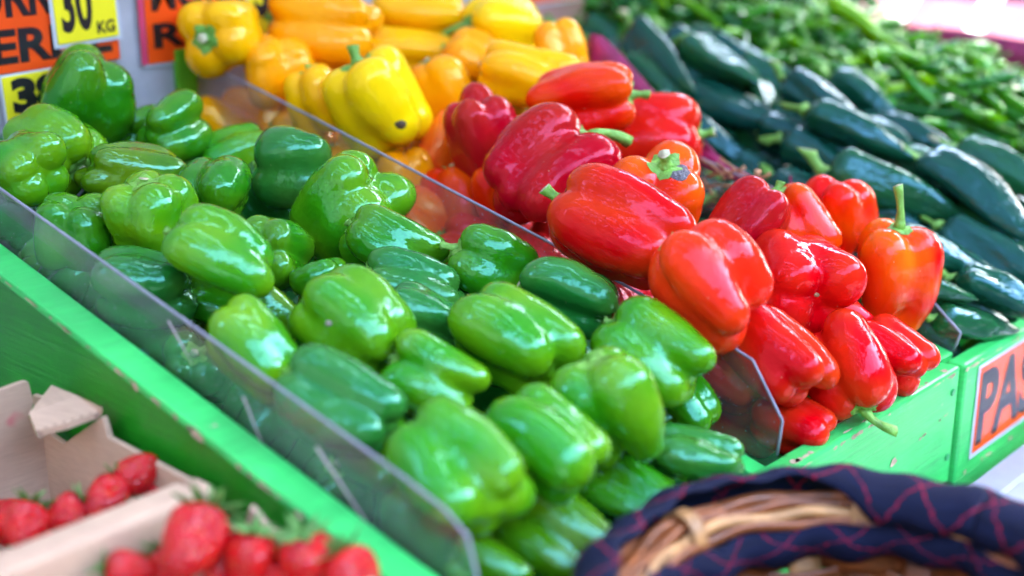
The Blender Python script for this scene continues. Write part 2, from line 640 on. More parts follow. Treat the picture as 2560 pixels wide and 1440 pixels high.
for (x, z) in ((0.268, -0.022), (0.270, -0.088), (0.02, -0.04), (0.03, -0.1)):
    me = prism([(x + 0.0035 * math.cos(a * math.pi / 5), z + 0.0035 * math.sin(a * math.pi / 5)) for a in range(10)], 1, -0.0215, -0.0195)
    part('screw', me, M['screw'])
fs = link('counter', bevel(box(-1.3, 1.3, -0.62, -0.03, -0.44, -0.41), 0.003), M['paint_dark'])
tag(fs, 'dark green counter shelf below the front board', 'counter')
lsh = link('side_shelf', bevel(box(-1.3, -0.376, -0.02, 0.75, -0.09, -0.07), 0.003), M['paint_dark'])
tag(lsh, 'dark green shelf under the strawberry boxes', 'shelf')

# bare wood where the paint has chipped along the edges


def chips(name, a, b, across, nrm, count, seed, smax=0.007):
    rs_ = np.random.RandomState(seed)
    a, b = np.array(a, float), np.array(b, float)
    along = (b - a) / np.linalg.norm(b - a)
    across, nrm = np.array(across, float), np.array(nrm, float)
    V, Fc = [], []
    for _ in range(count):
        p = a + (b - a) * rs_.rand() + nrm * 0.0004
        ln, wd = smax * rs_.rand() ** 2 + 0.002, 0.0008 + 0.0028 * rs_.rand() ** 2
        o_ = len(V)
        k = 9
        for q in range(k):
            t = 2 * math.pi * q / k
            j = 0.6 + 0.6 * rs_.rand()
            V.append(tuple(p + along * ln * j * math.cos(t) + across * wd * j * (math.sin(t) + 0.6)))
        Fc.append(tuple(range(o_, o_ + k)))
    part(name, from_np(name, V, Fc, False), M['bare_wood'])['kind'] = 'stuff'


chips('worn_edge', (-0.3733, 0.0, 0.0191), (-0.3733, 0.75, 0.1916), (1, 0, 0), (0, 0, 1), 35, 1)
chips('worn_edge', (-0.3749, 0.0, 0.0175), (-0.3749, 0.75, 0.19), (0, 0, -1), (-1, 0, 0), 45, 2)
chips('worn_edge', (-0.34, -0.0203, -0.0030), (0.278, -0.0203, -0.0030), (0, 0, -1), (0, -1, 0), 30, 3, 0.009)
chips('worn_edge', (-0.34, -0.0165, 0.0001), (0.278, -0.0165, 0.0001), (0, 1, 0), (0, 0, 1), 26, 4, 0.009)
chips('worn_edge', (0.29, -0.0223, -0.0040), (0.6, -0.0223, -0.0040), (0, 0, -1), (0, -1, 0), 14, 5)
chips('worn_edge', (0.292, -0.0223, -0.115), (0.6, -0.0223, -0.115), (0, 0, -1), (0, -1, 0), 16, 6)
chips('worn_patch', (0.0, -0.0203, -0.08), (0.27, -0.0203, -0.04), (0, 0, 1), (0, -1, 0), 14, 7, 0.006)

# acrylic dividers
PROF = [(0.002, 0.0), (-0.001, 0.031), (0.029, 0.074), (0.061, 0.084), (0.238, 0.129), (0.535, 0.195), (0.737, 0.238)]


def divider(x, prof, label, bottom=-0.09):
    root = empty('acrylic_divider', (x, 0, 0))
    tag(root, label, 'divider', 'clear acrylic bin dividers')
    poly = prof + [(prof[-1][0], slope(prof[-1][0], bottom)), (0.002, slope(0.002, bottom))]
    n = len(poly)
    sheet = prism(poly, 0, -0.0013, 0.0013)
    link('sheet', sheet, M['acrylic'], root)
    V, Fc, idx = [], [], []
    for (y, z) in prof:
        V += [(-0.0014, y, z), (0.0014, y, z)]
    pr = np.array(prof)
    for i in range(len(prof) - 1):
        Fc.append((2 * i, 2 * i + 1, 2 * i + 3, 2 * i + 2))
        idx.append(0)
    P = [(0, y, z) for y, z in prof]
    fine = []
    for i in range(len(P) - 1):
        for t in (0.02, 0.5, 0.98):
            fine.append(tuple(np.array(P[i]) * (1 - t) + np.array(P[i + 1]) * t))
    link('edge', meshof('edge', tube(fine, 0.00125, 6), (M['acrylic_edge'],)), None, root)
    return root


P1 = [(0.004, -0.01), (0.004, 0.038), (0.012, 0.062), (0.030, 0.073), (0.069, 0.084), (0.31, 0.139), (0.537, 0.19), (0.737, 0.237)]
d1 = divider(-0.3435, P1, 'clear acrylic divider on the bright green side board left of the green peppers')
d2 = divider(-0.0015, PROF, 'clear dusty acrylic divider between the green and the red and yellow peppers')
P3 = [(0.002, 0.0), (-0.003, 0.020), (0.037, 0.052), (0.085, 0.088), (0.238, 0.129), (0.737, 0.24)]
d3 = divider(0.312, P3, 'clear acrylic divider between the red peppers and the dark poblanos')
# reflections on the left divider, built as pale slivers
for (ya, za, yb, zb, r) in ((0.309, 0.131, 0.283, 0.104, 0.0016), (0.225, 0.095, 0.197, 0.048, 0.0014), (0.148, 0.08, 0.085, 0.028, 0.0020)):
    pth = [(-0.0025, ya + (yb - ya) * t, za + (zb - za) * t) for t in (0, 0.3, 0.7, 1)]
    link('straw', meshof('straw', tube(pth, [r * 0.6, r * 0.55, r * 0.35, r * 0.1], 6), (M['straw'],)), None, d1)

# signs on the wall
def sheet_sign(name, label, cat, x0, x1, z0, z1, y, m, texts, margin=0.004, tilt=0.0, group=None):
    c = ((x0 + x1) / 2, y, z0)
    root = empty(name, c)
    tag(root, label, cat, group)
    card = bevel(box(x0 - c[0], x1 - c[0], -0.0008, 0.0008, 0, z1 - z0), 0.0004, 1)
    link('card', card, m, root)
    if margin:
        lam = box(x0 - c[0] - margin, x1 - c[0] + margin, 0.0011, 0.0016, -margin, z1 - z0 + margin)
        link('sleeve', lam, M['laminate'], root)
    for (s, a, b, e, f, bold) in texts:
        me = text_mesh(s, a - c[0], b - c[0], e - z0, f - z0, -0.0014, M['ink'], bold)
        link('lettering', me, None, root)
    root.rotation_euler[1] = tilt
    return root


sheet_sign('sign', 'orange sign with black lettering MORRON VERDE on the wall at the upper left', 'sign', -0.285, -0.087, 0.246, 0.36,
           0.7515, M['orange'], [('VERDE', -0.266, -0.096, 0.2545, 0.288, 0.035), ('MORRON', -0.276, -0.094, 0.2985, 0.339, 0.035)], 0.0)
sheet_sign('price_tag', 'yellow price tag reading 30 KG over the orange sign', 'price tag', -0.1590, -0.0895, 0.2695, 0.352,
           0.7455, M['yellow_card'], [('30', -0.1525, -0.1175, 0.2795, 0.335, 0.03), ('KG', -0.1145, -0.094, 0.2745, 0.287, 0.03),
                                      ('-', -0.115, -0.1, 0.317, 0.3195, 0.02)], 0.004, R(-2), 'yellow price tags')
sheet_sign('price_tag', 'yellow price tag reading 38 half hidden behind the tall green pepper', 'price tag', -0.2205, -0.150, 0.19, 0.2445,
           0.7465, M['yellow_card'], [('38', -0.213, -0.157, 0.207, 0.242, 0.06)], 0.002, R(-2), 'yellow price tags')
sg = sheet_sign('sign', 'orange sign with black lettering MORRON ROJO beside the topmost yellow pepper', 'sign', -0.054, 0.16, 0.236, 0.36,
                0.7505, M['orange'], [('ROJO', -0.046, 0.11, 0.2435, 0.278, 0.035), ('MORRON', -0.046, 0.14, 0.290, 0.327, 0.035)], 0.004)
link('border', box(-0.1155, -0.1085, -0.0014, -0.0009, 0.0, 0.114), M['magenta'], sg)
sheet_sign('price_tag', 'yellow price tag peeking out between the two topmost yellow peppers', 'price tag', 0.075, 0.135, 0.255, 0.345,
           0.744, M['yellow_card'], [('32', 0.082, 0.128, 0.272, 0.33, 0.05)], 0.002, R(1), 'yellow price tags')
sheet_sign('sign', 'orange sign above the yellow peppers of which only the lower edge shows', 'sign', 0.45, 0.655, 0.2475, 0.36,
           0.7445, M['orange'], [], 0.004)

# PASILLA sticker on the right front board
pr_ = empty('sticker', (0.320, -0.0225, -0.101))
tag(pr_, 'glossy orange sticker lettered PAS along the right front board', 'sticker')
link('sleeve', box(-0.004, 0.31, -0.0006, -0.0001, -0.005, 0.091), M['laminate'], pr_)
link('card', box(0.0, 0.306, -0.0012, -0.0007, 0.0, 0.088), M['orange_gloss'], pr_)
link('lettering', text_mesh('PASILLA', 0.004, 0.300, 0.006, 0.083, -0.0016, M['ink_gloss'], 0.03), None, pr_)

# ------------------------------------------------------------------ bell peppers


class Shape:
    """a bell pepper as a smooth union of its lobes, unit half length and half width"""

    def __init__(self, seed, lobes, taper=0.7, kind='bell'):
        rs = np.random.RandomState(seed)
        self.k = 0.042
        A, B, ra, rb = [], [], [], []
        ph = rs.rand() * 6.28
        for i in range(lobes):
            th = ph + 2 * math.pi * i / lobes + rs.uniform(-0.3, 0.3)
            wv = rs.uniform(0.86, 1.1)
            rt_ = 0.52 * wv if lobes > 3 else 0.56 * wv
            et = 0.98 - rt_
            rbm = rt_ * min(1.0, taper * rs.uniform(1.05, 1.28))
            eb = et * (0.48 + 0.66 * taper) * rs.uniform(0.92, 1.12)
            zt = 1.0 - rt_ * 0.92 - rs.uniform(0, 0.1)
            zb = -1.0 + rbm * 0.95 + rs.uniform(0, 0.30 if taper > 0.5 else 0.12)
            A.append((et * math.cos(th), et * math.sin(th), zt))
            th2 = th + rs.uniform(-0.15, 0.15)
            B.append((eb * math.cos(th2), eb * math.sin(th2), zb))
            ra.append(rt_)
            rb.append(rbm)
        A.append((0, 0, 0.45))
        B.append((0, 0, -0.48))
        ra.append(0.44)
        rb.append(0.34)
        self.A, self.B, self.ra, self.rb = np.array(A), np.array(B), np.array(ra), np.array(rb)
        self.w = rs.uniform(1.2, 3.6, (6, 3)) * rs.choice([-1, 1], (6, 3))
        self.p = rs.rand(6) * 6.28
        self.rid = rs.randint(6, 10)
        self.rph = rs.rand() * 6.28
        self.bend = rs.uniform(-0.09, 0.09, 2)

    def sdf(self, p):
        p = p.copy()
        p[..., 0] += self.bend[0] * (1 - p[..., 2] ** 2)
        p[..., 1] += self.bend[1] * (1 - p[..., 2] ** 2)
        k = self.k + 0.17 * np.clip(1 - p[..., 2] ** 2 * 1.7, 0, 1)
        d = None
        for a, b, r0, r1 in zip(self.A, self.B, self.ra, self.rb):
            ba = b - a
            h = np.clip(((p - a) @ ba) / (ba @ ba), 0, 1)
            belly = 0.05 * np.sin(np.pi * h)
            q = np.linalg.norm(p - a - h[..., None] * ba, axis=-1) - (r0 + (r1 - r0) * h + belly)
            if d is None:
                d = q
            else:
                hh = np.clip(0.5 + 0.5 * (d - q) / k, 0, 1)
                d = d * (1 - hh) + q * hh - k * hh * (1 - hh)
        e = 0
        for w_, p_ in zip(self.w, self.p):
            e = e + np.sin(p @ w_ + p_)
        th = np.arctan2(p[..., 1], p[..., 0])
        rid = np.sin(self.rid * th + self.rph) * np.clip(np.hypot(p[..., 0], p[..., 1]) * 1.4 - 0.3, 0, 1)
        return d - 0.017 * e - 0.0012 * rid

    def cast(self, D, o=np.zeros(3)):
        lo = np.zeros(D.shape[:-1])
        hi = np.full(D.shape[:-1], 1.9)
        for t in np.linspace(1.75, 0.1, 34):       # outermost crossing first
            v = self.sdf(o + D * t)
            inside = v < 0
            upd = inside & (lo == 0)
            lo = np.where(upd, t, lo)
            hi = np.where((lo == 0), t, hi)
        for _ in range(16):
            mid = (lo + hi) / 2
            v = self.sdf(o + D * mid[..., None] if D.ndim > 1 else o + D * mid)
            lo = np.where(v < 0, mid, lo)
            hi = np.where(v < 0, hi, mid)
        return (lo + hi) / 2


def shape_mesh(name, sh, nu=56, nv=40, squash=None):
    th = np.arange(nu) * 2 * math.pi / nu
    t = (np.arange(1, nv) / nv) * math.pi
    D = np.stack([np.sin(t)[:, None] * np.cos(th)[None], np.sin(t)[:, None] * np.sin(th)[None],
                  np.repeat(np.cos(t)[:, None], nu, 1)], -1)
    Dp = np.array([[0, 0, 1.0], [0, 0, -1.0]])
    rr = sh.cast(D.reshape(-1, 3))
    rp = sh.cast(Dp)
    V = np.concatenate([D.reshape(-1, 3) * rr[:, None], Dp * rp[:, None]])
    top, bot = len(V) - 2, len(V) - 1
    Fc = []
    for i in range(nv - 2):
        for k in range(nu):
            k2 = (k + 1) % nu
            Fc.append((i * nu + k, (i + 1) * nu + k, (i + 1) * nu + k2, i * nu + k2))
    for k in range(nu):
        k2 = (k + 1) % nu
        Fc.append((top, k, k2))
        Fc.append((bot, (nv - 2) * nu + k2, (nv - 2) * nu + k))
    return V, Fc


def stem_part(sh, seed, length, bendamt, fat=1.0):
    """calyx disc hugging the fruit's dimple and a ridged stalk with a pale cut end"""
    rs = np.random.RandomState(seed + 77)
    z0 = float(sh.cast(np.array([[0, 0, 1.0]]))[0])
    n, rings = 30, 4
    Fc, idx = [], []
    ph = rs.rand() * 6
    ii, kk = np.meshgrid(np.arange(rings + 1), np.arange(n), indexing='ij')
    aa = 2 * math.pi * kk / n
    rr_ = 0.29 * fat * (ii / rings) * (1 + 0.16 * np.cos(5 * aa + ph) + 0.07 * np.cos(11 * aa))
    xx, yy = rr_ * np.cos(aa), rr_ * np.sin(aa)
    lo, hi = np.full(xx.shape, z0 - 0.35), np.full(xx.shape, z0 + 0.5)
    for _ in range(16):
        mid = (lo + hi) / 2
        ins = sh.sdf(np.stack([xx, yy, mid], -1)) < 0
        lo = np.where(ins, mid, lo)
        hi = np.where(ins, hi, mid)
    zz = lo + 0.028 - 0.02 * (ii == rings) + 0.035 * (1 - ii / rings)
    V = [tuple(v) for v in np.stack([xx, yy, zz], -1).reshape(-1, 3)]
    for i in range(rings):
        for k in range(n):
            k2 = (k + 1) % n
            Fc.append((i * n + k, i * n + k2, (i + 1) * n + k2, (i + 1) * n + k))
            idx.append(0)
    d = rs.rand() * 6.28
    pts, rad = [], []
    for s in np.linspace(0, 1, 8):
        off = bendamt * s * s
        pts.append((off * math.cos(d), off * math.sin(d), z0 + 0.02 + length * s * (1 - 0.25 * abs(bendamt) * s)))
        rad.append(fat * (0.15 - 0.07 * min(1, s * 2.5) + 0.03 * max(0, s - 0.6) / 0.4))
    tb = tube(pts, rad, 12, 0.09, 5, True, 1)
    return join((V, Fc, idx), tb)


BELLS = {}


def bell(variant, lobes, taper):
    key = (variant, lobes, taper)
    if key not in BELLS:
        sh = Shape(variant * 13 + 5, lobes, taper)
        BELLS[key] = (sh, shape_mesh('bell_pepper', sh))
    return BELLS[key]


MESHES = {}


def bell_mesh(variant, lobes, taper, skin):
    k = (variant, lobes, taper, skin)
    if k not in MESHES:
        sh, (V, Fc) = bell(variant, lobes, taper)
        MESHES[k] = from_np('bell_pepper', V, Fc, True, (M[skin],))
    return MESHES[k]


def stem_mesh(variant, lobes, taper, style):
    k = (variant, lobes, taper, style)
    if k not in MESHES:
        sh, _ = bell(variant, lobes, taper)
        ln, bn, fat = {'stub': (0.12, 0.02, 1.0), 'short': (0.34, 0.08, 1.1), 'long': (0.75, 0.14, 0.85), 'curl': (0.62, 0.5, 0.95)}[style]
        MESHES[k] = meshof('stem', stem_part(sh, variant, ln, bn, fat), (M['stem'], M['stem_cut']))
    return MESHES[k]


def cam_basis(px, py):
    f = ray(px, py)
    f = f / np.linalg.norm(f)
    r = np.cross(f, [0, 0, 1.0])
    r /= np.linalg.norm(r)
    return f, r, np.cross(r, f)


def axis_matrix(z, roll):
    z = np.array(z, float)
    z /= np.linalg.norm(z)
    ref = np.array([0, 0, 1.0]) if abs(z[2]) < 0.9 else np.array([1.0, 0, 0])
    x = np.cross(ref, z)
    x /= np.linalg.norm(x)
    y = np.cross(z, x)
    c, s = math.cos(roll), math.sin(roll)
    return np.stack([x * c + y * s, y * c - x * s, z], 1)


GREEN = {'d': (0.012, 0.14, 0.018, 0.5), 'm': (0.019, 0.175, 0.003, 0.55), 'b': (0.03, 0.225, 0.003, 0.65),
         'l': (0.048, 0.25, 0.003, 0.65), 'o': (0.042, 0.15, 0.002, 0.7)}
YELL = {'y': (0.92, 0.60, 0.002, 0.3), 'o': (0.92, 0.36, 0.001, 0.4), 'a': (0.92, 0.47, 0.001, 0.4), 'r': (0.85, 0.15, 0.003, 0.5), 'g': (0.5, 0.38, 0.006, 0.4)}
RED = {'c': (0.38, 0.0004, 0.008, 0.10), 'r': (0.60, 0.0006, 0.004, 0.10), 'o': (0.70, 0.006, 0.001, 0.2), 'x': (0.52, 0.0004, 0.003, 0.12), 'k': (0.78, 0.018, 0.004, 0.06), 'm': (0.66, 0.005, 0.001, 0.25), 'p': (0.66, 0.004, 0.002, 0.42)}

# skin, colour, centre px, length px, width px, stem direction in the picture, stem tilt to the lens, height over the
# bin slope, variant, lobes, taper, stem style, label
T = [
 ('green', 'm', 215, 230, 250, 240, 250, -20, .065, 1, 3, .7, None, 'tall dark green pepper standing topmost in the far left corner under the price tags'),
 ('green', 'l', 130, 372, 240, 200, -40, 42, .05, 2, 4, .8, 'stub', 'light green pepper with a pale ringed stem scar beside the left divider'),
 ('green', 'b', 72, 415, 195, 178, 160, -60, .05, 3, 4, .8, None, 'glossy green pepper showing its cross-shaped blossom end beside the left divider'),
 ('green', 'm', 428, 322, 200, 165, 22, -45, .05, 4, 3, .75, None, 'small dark green three-lobed pepper alone below the green tape'),
 ('green', 'o', 325, 437, 265, 165, -12, -12, .045, 5, 4, .7, None, 'long yellowish green pepper lying flat between the stem-scarred one and the curled one'),
 ('green', 'm', 530, 480, 195, 180, 45, -45, .05, 6, 3, .85, None, 'green pepper with curled lobes above the smooth flat-sided one'),
 ('green', 'b', 600, 395, 190, 160, 200, 0, .03, 7, 4, .7, None, 'green pepper tucked behind the dull dark green one'),
 ('green', 'd', 748, 418, 225, 205, 175, -12, .06, 8, 3, .82, None, 'dull dark bluish green pepper with flat ribs leaning on the middle divider'),
 ('green', 'l', 375, 545, 205, 210, 95, 24, .05, 9, 4, .8, 'stub', 'light green pepper standing upright with its cut stem on top'),
 ('green', 'm', 188, 575, 180, 195, -95, -20, .035, 10, 4, .75, None, 'green pepper with upright lobes half behind the left divider'),
 ('green', 'b', 550, 648, 285, 200, 148, -4, .06, 11, 3, .75, None, 'smooth flat-sided bright green pepper lying over others left of centre'),
 ('green', 'm', 690, 645, 185, 185, 150, 58, .035, 12, 4, .8, 'stub', 'dark green pepper with a pale frilled stem end facing out'),
 ('green', 'd', 365, 708, 255, 195, 175, -12, .035, 1, 4, .75, None, 'dark bluish green pepper resting against the left divider'),
 ('green', 'm', 565, 765, 200, 150, 160, -10, .02, 2, 3, .7, None, 'dark green pepper lying underneath the smooth flat-sided one'),
 ('green', 'b', 880, 525, 275, 240, 228, -28, .055, 3, 4, .78, None, 'large bright green pepper with four knobbly lobes up beside the middle divider'),
 ('green', 'm', 1000, 628, 275, 185, 150, 2, .045, 4, 4, .75, None, 'plain green pepper below the four-knobbed one'),
 ('green', 'm', 805, 705, 150, 125, 200, -12, .03, 5, 3, .8, None, 'small dark green pepper wedged in the middle of the green heap'),
 ('green', 'o', 680, 795, 190, 130, 140, 0, .015, 6, 3, .7, None, 'olive green pepper mostly hidden under the frilled-stem one'),
 ('green', 'd', 1045, 722, 275, 172, 163, 0, .05, 7, 4, .72, None, 'dark green pepper lying sideways above a paler large one'),
 ('green', 'd', 1068, 815, 240, 165, 155, 0, .03, 8, 4, .72, None, 'dark green pepper with a pale groove below the sideways dark one'),
 ('green', 'm', 1245, 660, 240, 172, 160, 12, .05, 9, 3, .8, 'short', 'green pepper with a dry stem nub pointing left at the middle divider'),
 ('green', 'b', 885, 808, 285, 225, 140, -15, .05, 10, 4, .75, None, 'large light green pepper with a pale blemish in the middle of the heap'),
 ('green', 'l', 640, 875, 260, 195, 128, -15, .035, 11, 4, .75, None, 'yellow-green pepper behind the left divider beside the bluish ribbed one'),
 ('green', 'd', 1425, 755, 275, 195, 163, -6, .05, 12, 3, .8, None, 'dark bluish green pepper beneath the long crimson red pepper'),
 ('green', 'b', 1280, 862, 330, 235, 143, -16, .06, 1, 3, .78, None, 'very large bright green pepper lying in the centre of the green heap'),
 ('green', 'b', 1642, 888, 315, 225, 148, -18, .06, 2, 3, .75, None, 'bright green pepper with lobes down beside the coral red one'),
 ('green', 'm', 1722, 1010, 170, 130, 130, -10, .03, 3, 3, .75, None, 'small green pepper end showing under the one beside the coral red pepper'),
 ('green', 'd', 868, 1008, 340, 225, 150, -12, .05, 4, 4, .75, None, 'bluish green pepper with bright ribs resting on the left divider'),
 ('green', 'b', 1090, 955, 265, 185, 150, -5, .045, 5, 3, .72, None, 'bright green pepper squeezed between the ribbed one and the very large one'),
 ('green', 'b', 1530, 1028, 300, 265, 112, 18, .06, 6, 3, .5, 'stub', 'broad-shouldered green pepper tapering downward with a brown stem scar on top'),
 ('green', 'b', 1368, 1115, 305, 240, 143, -22, .05, 7, 3, .78, None, 'glossy green pepper behind the frontmost large one'),
 ('green', 'b', 1150, 1192, 355, 295, 138, -30, .05, 8, 4, .78, None, 'large blurred green pepper nearest the front corner of the left divider'),
 ('green', 'd', 1750, 1138, 255, 145, 172, 4, .025, 9, 3, .72, None, 'dark green pepper lying flat against the front board below the red bin'),
 ('green', 'm', 1590, 1252, 280, 180, 150, -5, .0, 10, 4, .75, None, 'shaded green pepper just above the cloth-trimmed basket'),
 ('green', 'o', 1392, 1352, 310, 215, 148, -8, .0, 11, 4, .75, None, 'olive green pepper at the front left of the basket'),
 ('green', 'o', 1235, 1425, 240, 160, 150, 0, -.01, 12, 3, .75, None, 'dark olive pepper at the lower front end of the left divider'),
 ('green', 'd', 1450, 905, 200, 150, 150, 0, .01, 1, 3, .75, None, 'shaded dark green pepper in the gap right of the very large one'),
 ('green', 'm', 1165, 745, 160, 120, 160, 0, .03, 2, 3, .75, None, 'small green pepper end right of the sideways dark one'),
 ('green', 'd', 650, 520, 220, 170, 120, 0, .01, 3, 4, .75, None, 'deep green pepper in the dark hollow under the dull bluish one'),
 ('yellow', 'a', 553, 80, 190, 190, 200, 62, .105, 2, 4, .8, 'short', 'golden yellow pepper with its green stem end facing out beside the orange sign'),
 ('yellow', 'o', 683, 168, 180, 182, -85, -15, .085, 4, 3, .8, None, 'orange-yellow heart-shaped pepper leaning over the rear of the middle divider'),
 ('yellow', 'o', 815, 62, 290, 190, 172, -10, .12, 6, 3, .75, None, 'big orange-yellow pepper lying at the top edge between two tags'),
 ('yellow', 'a', 1060, 42, 265, 165, 172, -4, .13, 7, 4, .72, None, 'long golden pepper at the very top of the yellow heap'),
 ('yellow', 'y', 1268, 78, 215, 178, 172, 14, .135, 9, 4, .8, 'curl', 'lemon yellow pepper with a curled green stem on its left side'),
 ('yellow', 'a', 1015, 142, 265, 135, 174, -4, .10, 10, 4, .72, None, 'long golden pepper lying behind the lemon yellow upright one'),
 ('yellow', 'o', 1405, 125, 150, 120, 110, -10, .135, 11, 3, .7, None, 'orange pepper with a torn edge beside the maroon strip'),
 ('yellow', 'y', 958, 268, 275, 238, 118, 6, .085, 12, 3, .78, 'short', 'bright lemon yellow pepper with a brown spot standing by the middle divider'),
 ('yellow', 'a', 798, 258, 190, 140, 105, 0, .06, 1, 3, .75, None, 'golden pepper half hidden left of the bright lemon yellow one'),
 ('yellow', 'o', 1118, 238, 195, 165, 120, 0, .075, 2, 3, .75, None, 'orange pepper between the lemon yellow one and the crimson one'),
 ('yellow', 'a', 1322, 188, 250, 150, 168, -6, .12, 3, 4, .7, None, 'golden pepper lying right above the orange-red one with a thick stem'),
 ('yellow', 'g', 1292, 255, 140, 115, 140, 14, .075, 5, 3, .7, 'long', 'small olive-yellow pepper with an upright green stem behind the crimson one'),
 ('yellow', 'r', 1118, 365, 195, 155, 60, -6, .05, 6, 3, .75, None, 'deep orange pepper left of the crimson upright one'),
 ('yellow', 'o', 1010, 478, 205, 165, 100, 0, .03, 8, 4, .75, None, 'orange pepper seen through the dusty middle divider'),
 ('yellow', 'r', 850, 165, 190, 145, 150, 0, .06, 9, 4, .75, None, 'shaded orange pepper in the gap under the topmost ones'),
 ('yellow', 'o', 635, 325, 210, 170, 150, 0, .0, 10, 4, .75, None, 'orange pepper low behind the rear of the middle divider'),
 ('yellow', 'o', 1185, 160, 170, 140, 150, 0, .10, 11, 3, .75, None, 'orange pepper in the gap below the curled-stem one'),
 ('yellow', 'o', 560, 330, 190, 160, 150, 0, .02, 3, 4, .75, None, 'orange pepper at the rear foot of the dusty middle divider'),
 ('yellow', 'o', 905, 430, 200, 165, 140, 0, .03, 11, 4, .75, None, 'orange pepper behind the divider under the bright lemon yellow one'),
 ('yellow', 'r', 1075, 570, 205, 165, 150, 0, .03, 9, 3, .75, None, 'deep orange pepper low behind the divider beside the red ones'),
 ('yellow', 'o', 770, 360, 200, 165, 150, 0, .02, 5, 4, .75, None, 'orange pepper low behind the divider below the golden half hidden one'),
 ('red', 'r', 1190, 640, 210, 170, 150, 0, .015, 5, 4, .75, None, 'red pepper low behind the middle divider above the plain green one'),
 ('red', 'r', 1345, 690, 220, 175, 150, 0, .02, 6, 3, .75, None, 'red pepper low behind the divider above the dark bluish green one'),
 ('red', 'x', 1530, 770, 220, 175, 150, 0, .02, 7, 4, .75, None, 'red pepper low behind the divider under the long crimson one'),
 ('red', 'x', 1700, 890, 220, 175, 150, 0, .02, 8, 4, .75, None, 'red pepper low behind the divider under the coral one'),
 ('red', 'r', 1830, 930, 230, 185, 140, 0, .025, 9, 4, .75, None, 'red pepper pressed against the front corner of the divider'),
 ('red', 'c', 1215, 345, 260, 185, -70, -18, .10, 3, 4, .72, None, 'dark crimson pepper standing upright at the left end of the red heap'),
 ('red', 'o', 1445, 255, 275, 180, 8, 4, .13, 5, 4, .75, 'short', 'orange-red pepper with a thick green stem at its right end on top'),
 ('red', 'c', 1366, 430, 335, 272, 38, -20, .115, 8, 3, .72, 'curl', 'large crimson pepper with two lobes down and a curled green stem at right'),
 ('red', 'r', 1618, 338, 268, 200, 2, -12, .095, 10, 4, .78, 'short', 'bright red ribbed pepper highest beside the maroon strip'),
 ('red', 'm', 1645, 490, 240, 240, 78, 45, .105, 12, 3, .75, 'short', 'orange-red pepper with its green stem on top and a grey scar'),
 ('red', 'x', 1555, 575, 355, 255, 155, -10, .115, 11, 4, .8, 'short', 'long crimson red pepper lying across the middle divider with stem at left'),
 ('red', 'c', 1864, 558, 225, 172, 50, -12, .095, 2, 4, .72, 'short', 'dark crimson pepper with a pale green stem at its upper right'),
 ('red', 'o', 2090, 535, 225, 180, -85, -28, .095, 1, 3, .8, None, 'orange-red pepper with rounded lobes up before the poblanos'),
 ('red', 'o', 2005, 560, 205, 160, 130, 0, .078, 6, 4, .75, None, 'red pepper half hidden behind the dark crimson one'),
 ('red', 'k', 1780, 712, 300, 255, 133, -4, .125, 7, 3, .76, None, 'smooth coral red pepper hanging over the middle divider'),
 ('red', 'r', 2005, 708, 280, 252, 140, -58, .075, 3, 4, .85, None, 'shiny red pepper showing its star-shaped blossom end'),
 ('red', 'p', 2232, 705, 300, 220, 88, 20, .065, 6, 3, .45, 'long', 'pointed orange and red pepper standing with a long upright green stem'),
 ('red', 'x', 1945, 895, 290, 215, 140, -20, .045, 5, 4, .75, None, 'red pepper behind the front corner of the middle divider'),
 ('red', 'r', 2110, 910, 275, 205, -62, 22, .045, 9, 3, .8, 'curl', 'red pepper with a curled pale stem pointing at the front board'),
 ('red', 'r', 2235, 885, 220, 165, 150, -18, .03, 12, 3, .8, None, 'small red pepper at the right end of the red bin by the front board'),
 ('red', 'r', 1985, 1065, 210, 150, 160, -20, .0, 7, 4, .78, None, 'low red pepper with a rounded lobe touching the front board'),
 ('red', 'o', 1155, 535, 240, 180, 100, -5, .035, 1, 4, .75, None, 'red pepper partly seen through the middle divider below the crimson upright one'),
 ('red', 'r', 1270, 595, 250, 180, 120, 0, .02, 2, 4, .75, None, 'red pepper seen wholly through the middle divider'),
 ('red', 'r', 1865, 1020, 270, 200, 150, 0, .005, 4, 4, .75, None, 'red pepper seen through the dusty front end of the middle divider'),
 ('red', 'r', 2215, 965, 170, 120, 150, 0, -.01, 3, 3, .75, None, 'red pepper low behind the front board under the small one'),
 ('red', 'o', 1248, 498, 170, 120, 100, 0, .06, 8, 3, .75, None, 'orange-red pepper end under the large two-lobed crimson one'),
 ('red', 'r', 2112, 785, 150, 120, 150, 0, .035, 10, 3, .75, None, 'red pepper end in the gap left of the pointed one'),
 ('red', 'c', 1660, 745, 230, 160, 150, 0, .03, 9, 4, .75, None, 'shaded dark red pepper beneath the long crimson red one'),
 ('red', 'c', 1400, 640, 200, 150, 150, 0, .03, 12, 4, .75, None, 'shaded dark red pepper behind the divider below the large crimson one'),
 ('red', 'r', 1880, 640, 220, 170, 150, 0, .045, 11, 4, .75, None, 'red pepper in the hollow between the coral and dark crimson ones'),
]

SLOPE_N = np.array([0, -SL, 1.0])


def ray_slope(px, py, h):
    r = ray(px, py)
    t = ((np.array([0, 0, h]) - CAM) @ SLOPE_N) / (r @ SLOPE_N)
    return t


class Fruit:
    pass


fruits = []
for row in T:
    f = Fruit()
    (f.skin, f.ck, f.px, f.py, f.L, f.W, phi, tau, f.h, f.var, f.lobes, f.taper, f.stem, f.label) = row
    f.t0 = f.t = ray_slope(f.px, f.py, f.h)
    fb, rb, ub = cam_basis(f.px, f.py)
    ph, ta = R(phi), R(tau)
    f.axis = math.cos(ta) * (math.cos(ph) * rb + math.sin(ph) * ub) - math.sin(ta) * fb
    f.ray = ray(f.px, f.py)
    f.roll = (f.var * 2.399 + f.px * 0.01) % 6.28
    fruits.append(f)


